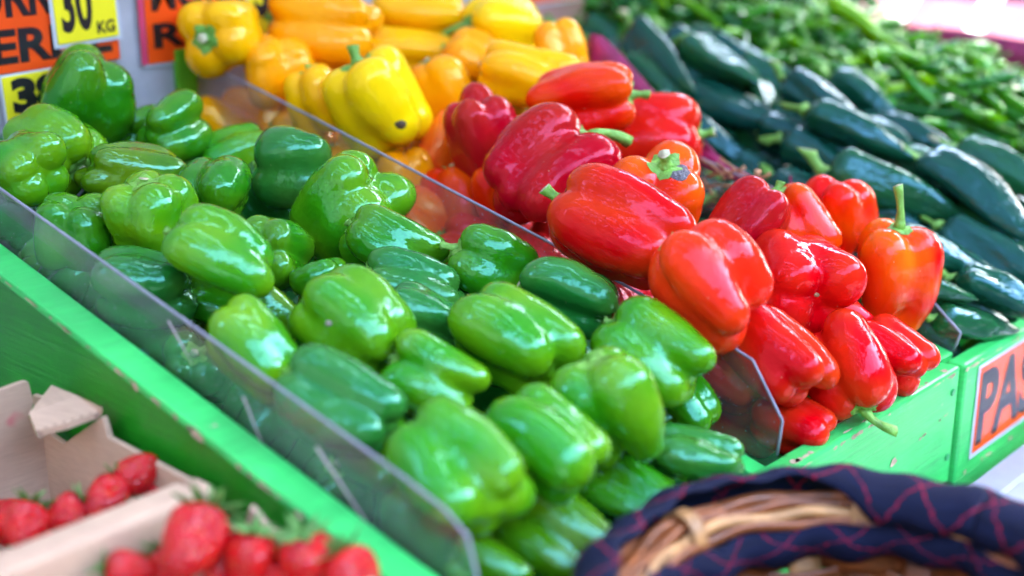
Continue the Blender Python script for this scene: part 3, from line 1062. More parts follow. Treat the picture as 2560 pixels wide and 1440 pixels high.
def geom(f):
    d = f.t
    f.c = CAM + f.ray * d
    f.l, f.w = 1.01 * f.L * d / F_PX, 1.11 * f.W * d / F_PX
    r = f.w / 2 * 0.93
    e = max(0.0, f.l / 2 - r) * 0.9
    f.r = r
    f.s = np.array([f.c - f.axis * e, f.c, f.c + f.axis * e])


def relax(iters=70):
    for _ in range(iters):
        for f in fruits:
            geom(f)
        for i, a in enumerate(fruits):
            for b in fruits[:i]:
                if np.linalg.norm(a.c - b.c) > 0.16:
                    continue
                dv = a.s[:, None] - b.s[None]
                dd = np.linalg.norm(dv, axis=-1)
                k = np.unravel_index(np.argmin(dd), dd.shape)
                o = (a.r + b.r) * 0.97 - dd[k]
                if o <= 0:
                    continue
                nrm = dv[k] / (dd[k] + 1e-9)
                ca, cb = a.ray @ nrm, -(b.ray @ nrm)
                g_ = 0.22 * o
                a.t += g_ * np.clip(ca, -1, 1)
                b.t += g_ * np.clip(cb, -1, 1)
        for f in fruits:
            f.t = min(max(f.t, f.t0 - 0.06), f.t0 + 0.07)
            geom(f)
            lo, hi = (-0.337, -0.006) if f.skin == 'green' else (0.004, 0.285)
            ext = np.sqrt(np.maximum(0, 1 - f.axis ** 2)) * f.w / 2 * 0.8 + np.abs(f.axis) * f.l / 2 * 0.75
            x = f.c[0]
            top = 0.08 + SL * f.c[1]
            over = f.skin == 'red' and ('long crimson' in f.label or 'coral' in f.label) or (f.skin == 'green' and 'dull dark' in f.label) or 'stem end facing out beside' in f.label
            if not over:
                if x - ext[0] < lo:
                    f.t += min(0.01, (lo - x + ext[0]) / max(0.2, f.ray[0]))
                if x + ext[0] > hi and f.skin == 'green':
                    f.t -= min(0.01, (x + ext[0] - hi) / max(0.2, f.ray[0]))
            if f.c[1] + ext[1] > 0.752:
                f.t -= 0.004
            fl = -0.105 + SL * f.c[1] + ext[2] * 0.9
            if f.c[2] < fl:
                f.t -= min(0.01, fl - f.c[2])


relax()
PAL = {'green': GREEN, 'yellow': YELL, 'red': RED}
GRP = {'green': 'green bell peppers in the left bin', 'yellow': 'yellow and orange bell peppers at the rear', 'red': 'red bell peppers in the middle bin'}


def place_bell(skin, col, c, axis, roll, l, wd, var, lobes, taper, stem, label, group):
    o = bpy.data.objects.new('bell_pepper', bell_mesh(var, lobes, taper, skin))
    COL.objects.link(o)
    Rm = axis_matrix(axis, roll)
    A = Rm @ np.diag([wd / 2, wd / 2, l / 2])
    o.matrix_world = Matrix([[*A[0], c[0]], [*A[1], c[1]], [*A[2], c[2]], [0, 0, 0, 1]])
    o.color = col
    tag(o, label, 'bell pepper', group)
    if True:
        stem = stem or 'stub'
        s = bpy.data.objects.new('stem', stem_mesh(var, lobes, taper, stem))
        COL.objects.link(s)
        s.parent = o
    return o


named = {}
for f in fruits:
    geom(f)
    named[f.label] = place_bell(f.skin, PAL[f.skin][f.ck], f.c, f.axis, f.roll, f.l, f.w, f.var, f.lobes, f.taper, f.stem, f.label, GRP[f.skin])

# peppers of the layer below, glimpsed in the gaps
rs = np.random.RandomState(3)
occ = [(s, f.r) for f in fruits for s in f.s]


def fill(skin, x0, x1, y0, y1, hlo, hhi, count, keys, label):
    n = tries = 0
    while n < count and tries < 4000:
        tries += 1
        x, y = rs.uniform(x0, x1), rs.uniform(y0, y1)
        h = rs.uniform(hlo, hhi)
        c = np.array([x, y, h + SL * y])
        l, wd = rs.uniform(0.075, 0.09), rs.uniform(0.06, 0.072)
        r = wd / 2
        bad = False
        v = c - CAM
        z = v @ FW
        u = np.array([v @ RT / z, v @ UP / z])
        for s, r2 in occ:
            if np.linalg.norm(c - s) < (r + r2) * 0.8:
                bad = True
                break
            v2 = s - CAM
            z2 = v2 @ FW
            if z < z2 - 0.005 and np.linalg.norm(u - np.array([v2 @ RT / z2, v2 @ UP / z2])) < (r + r2) * 0.85 / z:
                bad = True
                break
        if bad:
            continue
        ax = rs.normal(size=3)
        place_bell(skin, PAL[skin][keys[n % len(keys)]], c, ax, rs.rand() * 6, l, wd, 1 + n % 12, 3 + n % 2, .75, None, label,
                   GRP[skin].replace('in the', 'buried in the').replace('at the', 'buried at the'))
        occ.append((c, r))
        n += 1
    return n


n1 = fill('green', -0.305, -0.045, 0.04, 0.71, -0.06, 0.03, 34, 'mdo', 'green bell pepper of the lower layer mostly buried under the other green ones')
n2 = fill('yellow', 0.04, 0.28, 0.42, 0.70, -0.06, 0.06, 18, 'or', 'orange bell pepper mostly buried under the other yellow ones')
n3 = fill('red', 0.04, 0.26, 0.04, 0.42, -0.06, 0.04, 20, 'rco', 'red bell pepper mostly buried under the other red ones')
print('FILL', n1, n2, n3)


def surface_patch(o, px, py, rpx, m, name, lift=0.0006):
    """a small blemish lying on the fruit where the view ray meets it"""
    bpy.context.view_layer.update()
    mw = o.matrix_world
    inv = mw.inverted()
    V, Fc = [], []
    n = 14
    rr = np.random.RandomState(int(px))
    jit = 1 + 0.3 * (rr.rand(n) - 0.5)
    ok = True
    for ring in (0, 0.55, 1.0):
        for k in range(n if ring else 1):
            a = 2 * math.pi * k / n
            q = ray(px + rpx * ring * math.cos(a) * (jit[k] if ring else 1), py + 0.8 * rpx * ring * math.sin(a) * (jit[k] if ring else 1))
            p0 = inv @ Vector(CAM)
            d = inv.to_3x3() @ Vector(q)
            hit, loc, nor, fi = o.ray_cast(p0, d.normalized())
            if not hit:
                ok = False
                break
            wp = mw @ loc
            V.append(loc + nor * (0.028 if ring < 0.9 else 0.004))
    if not ok:
        return None
    for k in range(n):
        k2 = (k + 1) % n
        Fc.append((0, 1 + k, 1 + k2))
        Fc.append((1 + k, 1 + n + k, 1 + n + k2, 1 + k2))
    s = link(name, from_np(name, V, Fc), m)
    s.parent = o
    return s


for f in fruits:
    o = named[f.label]
    if 'grey scar' in f.label:
        surface_patch(o, 1700, 432, 26, M['scar'], 'scar')
    elif 'brown spot' in f.label:
        surface_patch(o, 1002, 312, 15, M['rot'], 'scar')
    elif 'star-shaped' in f.label:
        surface_patch(o, 2042, 737, 7, M['stem_dry'], 'scar')
    elif 'pale blemish' in f.label:
        surface_patch(o, 822, 808, 9, M['straw'], 'scar')

# ------------------------------------------------------------------ poblanos


def poblano_mesh(seed):
    rs_ = np.random.RandomState(seed)
    nu, nv = 28, 34
    V, Fc = [], []
    b1, b2 = rs_.uniform(-0.12, 0.12, 2)
    ph = rs_.rand(4) * 6.28
    nl = rs_.choice([2, 3])
    for i in range(nv + 1):
        t = i / nv
        z = 1 - 2 * t
        r = (min(1, (t / 0.12)) ** 0.5 if t < 0.12 else 1.0) * (1 - 0.12 * t) * (1 - max(0, (t - 0.35) / 0.65) ** 1.7) ** 0.75
        r = max(r, 0.012)
        for k in range(nu):
            a = 2 * math.pi * k / nu
            q = r * (1 + 0.10 * math.cos(nl * a + ph[0] + 1.2 * t) + 0.045 * math.sin(9 * t + ph[1]) * math.cos(2 * a + ph[2])
                     + 0.05 * math.cos(5 * a + 6 * t + ph[3]))
            zz = z - (0.06 * (1 - min(1, np.hypot(r, 0) / 0.7)) if t < 0.1 else 0)
            V.append((q * math.cos(a) + b1 * 4 * (t - 0.5) ** 2 * 2, q * math.sin(a) * 0.8 + b2 * math.sin(5 * t) * 2, zz))
    for i in range(nv):
        for k in range(nu):
            k2 = (k + 1) % nu
            Fc.append((i * nu + k, (i + 1) * nu + k, (i + 1) * nu + k2, i * nu + k2))
    Fc.append(tuple(range(nu)))
    Fc.append(tuple(nv * nu + k for k in range(nu))[::-1])
    body = from_np('poblano', V, Fc, True, (M['poblano'],))
    bx, by = b1 * 2, 0
    pts = [(bx + 0.5 * s * s * math.cos(ph[0]), by + 0.5 * s * s * math.sin(ph[0]), 0.96 + 0.34 * s) for s in np.linspace(0, 1, 6)]
    stem = meshof('stem', tube(pts, [0.36, 0.17, 0.12, 0.11, 0.12, 0.15], 9, 0.08, 5, True, 1), (M['stem'], M['stem_cut']))
    return body, stem


POB = [poblano_mesh(s) for s in range(8)]


def place_poblano(c, axis, roll, l, wd, var, label, group, col):
    body, stem = POB[var % 8]
    o = bpy.data.objects.new('poblano', body)
    COL.objects.link(o)
    A = axis_matrix(axis, roll) @ np.diag([wd / 2, wd / 2, l / 2])
    o.matrix_world = Matrix([[*A[0], c[0]], [*A[1], c[1]], [*A[2], c[2]], [0, 0, 0, 1]])
    o.color = col
    tag(o, label, 'poblano', group)
    s = bpy.data.objects.new('stem', stem)
    COL.objects.link(s)
    s.parent = o
    return o


PC = [(0.005, 0.058, 0.028, 0.3), (0.009, 0.07, 0.024, 0.5), (0.004, 0.048, 0.03, 0.3)]
# stem-end px, tip px, width px, height over slope, label
PT = [
 (2010, 275, 2318, 405, 130, .10, 'dark green poblano with a bright streaked top pointing at the chilli heap edge'),
 (2060, 420, 2420, 545, 150, .07, 'large glossy poblano lying on top nearest the orange-red lobed pepper'),
 (2300, 400, 2620, 600, 170, .085, 'broad poblano reaching the right edge beside the chillies'),
 (2180, 575, 2462, 680, 115, .055, 'poblano with a blunt tip just behind the pointed orange and red pepper'),
 (2220, 690, 2442, 752, 105, .045, 'poblano with a brownish side right above the front end of the acrylic'),
 (2350, 560, 2640, 720, 130, .05, 'poblano under the large glossy one at the right'),
 (2380, 690, 2660, 800, 140, .035, 'lowest poblano behind the right front board'),
 (2330, 800, 2560, 830, 110, .01, 'shaded poblano low in the corner behind the PAS sticker'),
 (1950, 350, 2180, 470, 120, .06, 'poblano with a pale curved stem left of the large glossy one'),
 (1700, 230, 1880, 470, 130, .03, 'poblano leaning on the maroon strip beside the bright red pepper'),
 (1850, 200, 1960, 340, 130, .065, 'blurred poblano standing among those behind the twigs'),
 (1960, 195, 2190, 330, 120, .105, 'poblano at the foot of the chilli heap with a lime green rim'),
 (1580, 90, 1740, 250, 150, .08, 'blurred poblano at the far top end beside the maroon strip'),
 (1720, 100, 1900, 220, 130, .105, 'blurred poblano in the far middle against the chillies'),
 (1830, 400, 2000, 500, 110, .02, 'poblano behind the dry twigs'),
 (2070, 190, 2260, 300, 110, .10, 'poblano half sunk among the chillies at the heap edge'),
]


def slope_pt(px, py, h):
    return CAM + ray(px, py) * ray_slope(px, py, h)


for i, (ax_, ay_, bx_, by_, wpx, h, lab) in enumerate(PT):
    a, b = slope_pt(ax_, ay_, h + 0.012), slope_pt(bx_, by_, h - 0.004)
    c = (a + b) / 2
    d = (c - CAM) @ FW
    l = np.linalg.norm(a - b)
    l = min(l, 0.18)
    wpx *= 0.88
    place_poblano(c, a - b, i * 1.7, l, wpx * d / F_PX, i, lab, 'poblanos in the third bin', PC[i % 3])
    occ.append((c, 0.03))
rs = np.random.RandomState(11)
n = 0
for tries in range(3000):
    if n >= 90:
        break
    x, y = rs.uniform(0.375, 0.62), rs.uniform(0.03, 0.66)
    h = rs.uniform(-0.07, 0.02 - 0.05 * max(0, y - 0.5) / 0.15) + 0.08 * min(1, (x - 0.35) / 0.2)
    c = np.array([x, y, h + SL * y])
    if any(np.linalg.norm(c - s) < 0.038 for s, r_ in occ):
        continue
    ax = np.array([rs.normal(0.05, 0.16), 1.0, SL + rs.normal(0, 0.12)])
    place_poblano(c, ax, rs.rand() * 6, rs.uniform(0.13, 0.165), rs.uniform(0.048, 0.058), n, 'dark poblano partly covered %s' % (
                        ('near the front board' if y < 0.2 else 'in mid bin' if y < 0.45 else 'at the far end of the bin')
                        + (' beside the divider' if x < 0.45 else ' beside the chillies' if x > 0.54 else ' halfway across')),
                  'poblanos buried in the third bin', PC[n % 3])
    occ.append((c, 0.026))
    n += 1

# ------------------------------------------------------------------ chillies


def chilli_mesh(seed):
    rs_ = np.random.RandomState(seed)
    k = rs_.uniform(0.05, 0.35)
    d = rs_.rand() * 6.28
    L_ = 1.0
    pts, rad = [], []
    for s in np.linspace(0, 1, 11):
        off = k * L_ * (s - 0.5) ** 2 * 2
        pts.append((off * math.cos(d), off * math.sin(d), 1 - 2 * s))
        rad.append(0.2 * (min(1, s / 0.07) ** 0.5 if s < 0.07 else 1) * (1 - max(0, (s - 0.4) / 0.6) ** 2) ** 0.6 + 0.015)
    b = tube(pts, rad, 10)
    p0 = np.array(pts[0])
    sp = [p0 + np.array([0.1 * s * s, 0.05 * s, 0.5 * s]) for s in np.linspace(-0.05, 1, 5)]
    st_ = tube(sp, [0.13, 0.06, 0.045, 0.045, 0.06], 7)
    part_ = join(b, (st_[0], st_[1], [1] * len(st_[2])))
    return meshof('chilli', part_, (M['chilli'], M['stem']))


CH = [chilli_mesh(s) for s in range(7)]
CC = [(0.03, 0.19, 0.002, 0.5), (0.075, 0.27, 0.001, 0.6), (0.012, 0.12, 0.004, 0.4), (0.14, 0.34, 0.001, 0.5), (0.005, 0.07, 0.008, 0.3)]


def heap_h(x, y):
    return (0.055 + 0.075 * min(1, max(0, (x - 0.60) / 0.12)) - (0.085 if y < 0.36 else 0.085 - 0.075 * min(1, (y - 0.36) / 0.08)) * max(0, (x - 0.84) / 0.09)
            + 0.012 * math.sin(19 * x + 3) * math.cos(15 * y) + 0.06 * max(0, (y - 0.4) / 0.35))


def place_chilli(c, axis, l, wd, var, label, group, col):
    o = bpy.data.objects.new('chilli', CH[var % 7])
    COL.objects.link(o)
    A = axis_matrix(axis, var * 2.1) @ np.diag([wd * 2.5, wd * 2.5, l / 2])
    o.matrix_world = Matrix([[*A[0], c[0]], [*A[1], c[1]], [*A[2], c[2]], [0, 0, 0, 1]])
    o.color = col
    tag(o, label, 'chilli', group)
    return o


# the body of the heap under the loose top layer
nx, ny = 26, 40
V, Fc = [], []
for i in range(nx + 1):
    for j in range(ny + 1):
        x, y = 0.61 + 0.33 * i / nx, 0.02 + 0.73 * j / ny
        V.append((x, y, heap_h(x, y) - 0.022 + SL * y + 0.008 * math.sin(70 * x) * math.sin(60 * y)))
for i in range(nx):
    for j in range(ny):
        a = i * (ny + 1) + j
        Fc.append((a, a + ny + 1, a + ny + 2, a + 1))
hm = simple('chilli_heap_core', (0.03, 0.16, 0.012), 0.35, 0.5, 60, 0.7, 0.8, 0.01)
tag(link('chilli_heap', from_np('chilli_heap', V, Fc), hm), 'bright green mass of small chillies underneath the loose top ones', 'chilli heap', kind='stuff')
rs = np.random.RandomState(5)
GC = 'small green chillies heaped in the fourth bin'
place_chilli(slope_pt(2490, 205, .135), np.array([-0.1, 0.6, 0.55]), 0.085, 0.021, 1, 'long bright chilli lying on top near the right edge below the maroon band', GC, CC[1])
place_chilli(slope_pt(2455, 120, .15), np.array([-0.7, 0.3, 0.1]), 0.07, 0.018, 2, 'curved green chilli topmost against the maroon band', GC, CC[0])
place_chilli(slope_pt(2375, 160, .14), np.array([-0.8, 0.7, 0.0]), 0.065, 0.017, 3, 'dark green chilli lying left of the long bright one', GC, CC[2])
place_chilli(slope_pt(2150, 50, .15), np.array([-0.2, 0.7, 0.5]), 0.10, 0.02, 4, 'lime yellow chilli sticking up at the top of the heap', GC, CC[3])


def chilli_pose(lo, hi):
    x, y = rs.uniform(0.605, 0.94), rs.uniform(0.03, 0.74)
    c = np.array([x, y, heap_h(x, y) + rs.uniform(lo, hi) + SL * y])
    a = rs.rand() * 6.28
    axis = np.array([math.cos(a), math.sin(a), SL * math.sin(a) + rs.normal(0, 0.3)])
    v = c - CAM
    z = v @ FW
    return c, axis, 1280 + F_PX * (v @ RT) / z, 720 - F_PX * (v @ UP) / z


KIND = ['bright green', 'yellowish green', 'mid green', 'lime green', 'dark green']
n = 0
pts = []
for tries in range(30000):
    if n >= 290:
        break
    c, axis, u, vv = chilli_pose(-0.008, 0.008)
    if u > 2620 or vv < -40:
        continue
    gap = 0.019 if tries < 8000 else 0.014
    if any(np.linalg.norm(c - q) < gap for q in pts):
        continue
    pts.append(c)
    ci = int(rs.choice(5, p=[.32, .28, .16, .14, .10]))
    where = ('under the red thread and maroon band' if u > 2200 and vv < 200 else 'along the poblanos' if c[0] < 0.68 else
             'at the far top of the heap' if vv < 110 else 'on the right slope of the heap' if u > 2300 else 'in the middle of the heap')
    place_chilli(c, axis, rs.uniform(0.055, 0.09), rs.uniform(0.010, 0.0145), int(rs.randint(7)),
                 'small %s chilli lying loose %s' % (KIND[ci], where), GC, CC[ci])
    n += 1
# the rest of the loose chillies, too many to count, as one mass
V, Fc, ix = [], [], []
src = []
for m_ in CH:
    src.append((np.array([v.co[:] for v in m_.vertices]), [tuple(p.vertices) for p in m_.polygons]))
for k in range(650):
    c, axis, u, vv = chilli_pose(-0.03, -0.006)
    sv, sf = src[k % 7]
    wd = rs.uniform(0.011, 0.015)
    A = axis_matrix(axis, k * 2.1) @ np.diag([wd * 2.5, wd * 2.5, rs.uniform(0.025, 0.04)])
    o_ = len(V)
    V += list(sv @ A.T + c)
    Fc += [tuple(q + o_ for q in f_) for f_ in sf]
low = simple('chilli_mass_skin', (0.025, 0.16, 0.004), 0.2, 0.5, 30, 0.6)
tag(link('chilli_mass', from_np('chilli_mass', V, Fc), low), 'deeper layer of small green chillies packed in the heap', 'chillies', kind='stuff')
print('CHILLI', n)

# ------------------------------------------------------------------ maroon strips, twigs


def ribbon(pts, width, dirs, thick, m, name, parent=None):
    """a curved strip with real thickness: centre line, half widths, width direction"""
    P = np.array(pts, float)
    n_ = len(P)
    V, Fc = [], []
    for i in range(n_):
        d = np.array(dirs[i] if isinstance(dirs, list) else dirs, float)
        d /= np.linalg.norm(d)
        T_ = P[min(i + 1, n_ - 1)] - P[max(i - 1, 0)]
        nn = np.cross(T_, d)
        nn /= np.linalg.norm(nn)
        wi = width[i]
        for s in (-1, -0.4, 0.4, 1):
            b = 0.12 * wi * (1 - s * s)
            V.append(P[i] + d * wi * s + nn * (b + thick / 2))
        for s in (1, 0.4, -0.4, -1):
            b = 0.12 * wi * (1 - s * s)
            V.append(P[i] + d * wi * s + nn * (b - thick / 2))
    for i in range(n_ - 1):
        for k in range(8):
            k2 = (k + 1) % 8
            Fc.append((i * 8 + k, i * 8 + k2, (i + 1) * 8 + k2, (i + 1) * 8 + k))
    Fc.append(tuple(range(8))[::-1])
    Fc.append(tuple((n_ - 1) * 8 + k for k in range(8)))
    return link(name, from_np(name, V, Fc), m, parent)


def px_x(px, py, x):
    r = ray(px, py)
    return CAM + r * ((x - CAM[0]) / r[0])


path = [px_x(*q, 0.321) for q in ((1472, 100), (1490, 125), (1530, 175), (1590, 240), (1650, 300), (1720, 365), (1800, 420), (1880, 455), (1950, 487))]
up_ = np.array([0.25, -0.25, 0.9])
o = ribbon(path, [0.008, 0.017, 0.021, 0.020, 0.017, 0.012, 0.008, 0.005, 0.003], up_, 0.002, M['maroon'], 'maroon_strip')
tag(o, 'maroon strip with a rounded end standing along the divider behind the red peppers', 'plastic strip', 'maroon strips')
path2 = [px_x(*q, 0.316) for q in ((1395, 120), (1420, 160), (1460, 205), (1520, 250), (1580, 285))]
o = ribbon(path2, [0.004, 0.012, 0.016, 0.016, 0.012], up_, 0.002, M['maroon_dark'], 'maroon_strip')
tag(o, 'dark purple strip showing behind the torn orange pepper', 'plastic strip', 'maroon strips')
path3 = [px_x(*q, 0.323) for q in ((1735, 330), (1780, 385), (1840, 440), (1900, 470), (1960, 485), (1978, 470), (1975, 440))]
o = ribbon(path3, [0.003, 0.004, 0.004, 0.0035, 0.003, 0.0025, 0.002], up_, 0.0015, M['maroon'], 'maroon_strip')
tag(o, 'thin curling maroon sliver ending in a hook above the red peppers', 'plastic strip', 'maroon strips')
path4 = [px_x(*q, 0.94) for q in ((2228, 72), (2300, 92), (2400, 112), (2480, 138), (2560, 168), (2650, 205))]
o = ribbon(path4, [0.006, 0.015, 0.021, 0.027, 0.035, 0.04], (0.1, -0.3, 0.9), 0.003, M['maroon'], 'maroon_strip')
tag(o, 'broad maroon band tied with red thread behind the chilli heap', 'plastic strip', 'maroon strips')
th_pts = [px_x(*q, 0.930) for q in ((2345, 62), (2338, 92), (2336, 122))]
link('thread', meshof('thread', tube(th_pts, 0.002, 6), (M['thread'],)), None, o)
tw = empty('dry_twigs', px_x(1850, 440, 0.304))
tag(tw, 'tangle of dry brown grape stalk twigs between the dark crimson pepper and poblanos', 'twigs')


def twig(qs, r, dx=0.0):
    P = [px_x(x, y, 0.303 + dx + 0.002 * (i % 2)) - px_x(1850, 440, 0.304) for i, (x, y) in enumerate(qs)]
    rad = np.linspace(r, r * 0.7, len(P))
    rad[-1] = r * 1.25
    link('twig', meshof('twig', tube(P, rad, 7), (M['stem_dry'],)), None, tw)


twig([(1745, 395), (1775, 410), (1800, 432), (1815, 450)], 0.0016)
twig([(1770, 440), (1810, 432), (1850, 425), (1862, 418)], 0.0018)
twig([(1890, 455), (1893, 440), (1895, 428)], 0.0030)
twig([(1855, 455), (1885, 452), (1915, 440), (1925, 432)], 0.0018)
twig([(1790, 405), (1815, 425), (1830, 445)], 0.0013)
twig([(1750, 470), (1790, 462), (1840, 466), (1880, 455)], 0.0016)
twig([(1755, 445), (1770, 465), (1780, 485)], 0.0014)
twig([(1800, 395), (1840, 425), (1875, 445), (1905, 452)], 0.0013)

# loose chilli stub sticking up behind the right front board
a, b = px_x(2440, 850, 0.40), px_x(2485, 795, 0.40)
pts_ = [a + (b - a) * s for s in (-0.5, 0.3, 0.7, 1.0)]
o = link('stem_stub', meshof('stem_stub', tube(pts_, [0.006, 0.0055, 0.005, 0.004], 10, 0.05, 5, True, 1), (M['stem'], M['stem_cut'])))
tag(o, 'single pale green stalk poking up behind the right front board', 'stalk')

# ------------------------------------------------------------------ strawberries and trays


def tray(x1, y0, y1, label, ztop=0.05, zb=-0.068, x0=-0.70):
    root = empty('cardboard_tray', (x1, y0, zb))
    tag(root, label, 'cardboard box', 'cardboard strawberry boxes')
    T_ = 0.004

    def w_(name, me, m=M['cardboard']):
        o_ = link(name, me, m)
        o_.parent = root
        o_.location = (-x1, -y0, -zb)
        return o_
    w_('base', box(x0, x1, y0, y1, zb, zb + T_))
    return w_


w1 = tray(-0.384, 0.232, 0.445, 'torn brown cardboard strawberry box at the rear against the green side board')
# inner side wall along the stand, with a notch and a torn folded tab
pts = [(0.232, -0.063), (0.440, -0.063), (0.440, 0.050), (0.425, 0.051), (0.418, 0.022), (0.40, 0.020), (0.352, 0.052), (0.340, 0.060),
       (0.334, 0.045), (0.300, 0.044), (0.232, 0.042)]
w1('side_wall', bevel(prism(pts, 0, -0.3885, -0.384), 0.0006, 1))


def px_y(px, py, y):
    r = ray(px, py)
    return CAM + r * ((y - CAM[1]) / r[1])


def px_z(px, py, z):
    r = ray(px, py)
    return CAM + r * ((z - CAM[2]) / r[2])


q_ = [px_y(*p, 0.43) for p in ((-300, 1130), (-300, 985), (0, 975), (62, 953), (72, 955), (86, 1005), (72, 1042), (92, 1092), (128, 1112), (136, 1290), (150, 1400), (-300, 1700))]
w1('rear_wall', bevel(prism([(p[0], max(p[2], -0.063)) for p in q_], 1, 0.43, 0.4345), 0.0006, 1))
fl = [px_x(130, 976, -0.3865), px_x(195, 1003, -0.3865), px_x(256, 1033, -0.3865), px_z(248, 1043, 0.0575), px_z(170, 1073, 0.052), px_z(92, 1092, 0.045), px_z(74, 1046, 0.052)]
nf = len(fl)
me = bpy.data.meshes.new('flap')
V = [tuple(p) for p in fl] + [(p[0], p[1], p[2] + 0.0045) for p in fl]
me.from_pydata(V, [], [tuple(range(nf))[::-1], tuple(range(nf, 2 * nf))] + [(i, (i + 1) % nf, (i + 1) % nf + nf, i + nf) for i in range(nf)])
w1('flap', me)
me = bpy.data.meshes.new('torn_edge')
E0, E1 = np.array(fl[3]), np.array(fl[5])
V, Fc = [], []
ne = 14
for i in range(ne + 1):
    p = E0 + (E1 - E0) * i / ne
    z = 0.0012 * (-1) ** i
    V += [tuple(p + np.array([0, -0.0012, -0.0004 + z * 0.2])), tuple(p + np.array([0, -0.0012 + z * 0.4, 0.0046 + z]))]
for i in range(ne):
    Fc.append((2 * i, 2 * i + 1, 2 * i + 3, 2 * i + 2))
me.from_pydata(V, [], Fc)
w1('torn_edge', me, M['flute'])

w2 = tray(-0.384, -0.03, 0.228, 'brown cardboard strawberry box in front with a thick folded rear wall')
w2('side_wall', bevel(prism([(-0.03, -0.063), (0.2, -0.063), (0.2, 0.022), (0.176, 0.026), (0.168, 0.046), (0.15, 0.036), (0.12, 0.038), (0.04, 0.034), (-0.03, 0.034)],
                            0, -0.3885, -0.384), 0.0006, 1))
w2('rear_wall', bevel(box(-0.70, -0.402, 0.197, 0.226, -0.063, 0.052), 0.006, 3))
w2('corner_tab', bevel(box(-0.3995, -0.3888, 0.203, 0.226, -0.063, 0.05), 0.004, 2))
w2('inner_liner', bevel(prism([(-0.69, -0.062), (-0.44, -0.062), (-0.43, 0.012), (-0.46, 0.03), (-0.52, 0.032), (-0.69, 0.035)], 1, 0.1885, 0.193), 0.0006, 1))

SB = {}


def strawberry_mesh(seed):
    if seed in SB:
        return SB[seed]
    rs_ = np.random.RandomState(seed)
    nu, nv = 28, 22
    V, Fc = [], []
    ph = rs_.rand(3) * 6.28
    bl = rs_.uniform(0.55, 0.8)
    for i in range(nv + 1):
        t = i / nv
        a0 = math.pi * t
        z = math.cos(a0)
        r = math.sin(a0) ** 0.8 * (0.78 + 0.28 * z * bl)
        for k in range(nu):
            a = 2 * math.pi * k / nu
            q = r * (1 + 0.05 * math.cos(2 * a + ph[0]) + 0.04 * math.cos(3 * a + ph[1] + 2 * z))
            V.append((q * math.cos(a), q * math.sin(a), z - 0.12 * (1 - r) * (z > 0.6)))
    for i in range(nv):
        for k in range(nu):
            k2 = (k + 1) % nu
            Fc.append((i * nu + k, (i + 1) * nu + k, (i + 1) * nu + k2, i * nu + k2))
    body = from_np('strawberry', V, Fc, True, (M['strawberry'],))
    V, Fc = [], []
    nl = 8
    for q in range(nl):
        a = 2 * math.pi * q / nl + rs_.uniform(-0.2, 0.2)
        lift = rs_.uniform(0.0, 0.5)
        ca, sa = math.cos(a), math.sin(a)
        o_ = len(V)
        for s, wv in ((0.05, 0.06), (0.3, 0.16), (0.6, 0.14), (0.95, 0.01)):
            z = 0.93 + lift * s * s
            for sg in (-1, 0, 1):
                V.append((s * ca - sg * wv * sa, s * sa + sg * wv * ca, z + 0.03 * (sg == 0)))
            for sg in (1, 0, -1):
                V.append((s * ca - sg * wv * sa, s * sa + sg * wv * ca, z - 0.02 + 0.03 * (sg == 0)))
        for i in range(3):
            for k in range(6):
                Fc.append((o_ + i * 6 + k, o_ + i * 6 + (k + 1) % 6, o_ + (i + 1) * 6 + (k + 1) % 6, o_ + (i + 1) * 6 + k))
    ix = [0] * len(Fc)
    tb = tube([(0, 0, 0.9), (0.05, 0, 1.25), (0.18, 0.03, 1.6)], [0.07, 0.05, 0.05], 7)
    cal = meshof('calyx', join((V, Fc, ix), tb), (M['calyx'],))
    SB[seed] = (body, cal)
    return SB[seed]


# px centre, width px, length px, stem direction, tilt, height z, label
ST = [
 (345, 1182, 112, 125, 215, 10, 0.036, 'round red strawberry topmost in the rear box'),
 (262, 1243, 115, 135, 40, -20, 0.026, 'red strawberry just left of the topmost one in the rear box'),
 (165, 1283, 100, 120, 30, 10, 0.018, 'strawberry with small leaves in the middle of the rear row'),
 (62, 1312, 120, 130, 60, -20, 0.016, 'dark strawberry at the left end of the rear row'),
 (398, 1232, 80, 95, 200, 10, 0.016, 'small dark strawberry by the box corner right of the topmost one'),
 (110, 1345, 110, 130, 200, -10, 0.0, 'blurred strawberry low behind the folded box wall'),
 (225, 1318, 100, 120, 150, -10, 0.0, 'shaded strawberry under the row in the rear box'),
 (480, 1352, 185, 215, 60, -30, 0.05, 'big bright strawberry highest in the front box'),
 (622, 1395, 140, 160, 75, 20, 0.036, 'strawberry with raised green leaves right of the big bright one'),
 (768, 1400, 150, 165, 100, 25, 0.035, 'strawberry with long pale stalk near the green rail'),
 (890, 1440, 150, 165, 120, -10, 0.03, 'rightmost strawberry at the corner of the front box'),
 (325, 1425, 120, 140, 170, 0, 0.03, 'strawberry at the left below the big bright one'),
 (425, 1430, 120, 140, 120, -20, 0.02, 'strawberry tucked under the big bright one'),
 (560, 1450, 130, 150, 60, 0, 0.015, 'shaded strawberry at the lower edge of the front box'),
 (700, 1460, 130, 150, 90, 0, 0.015, 'low strawberry between the leafy one and the stalked one'),
]
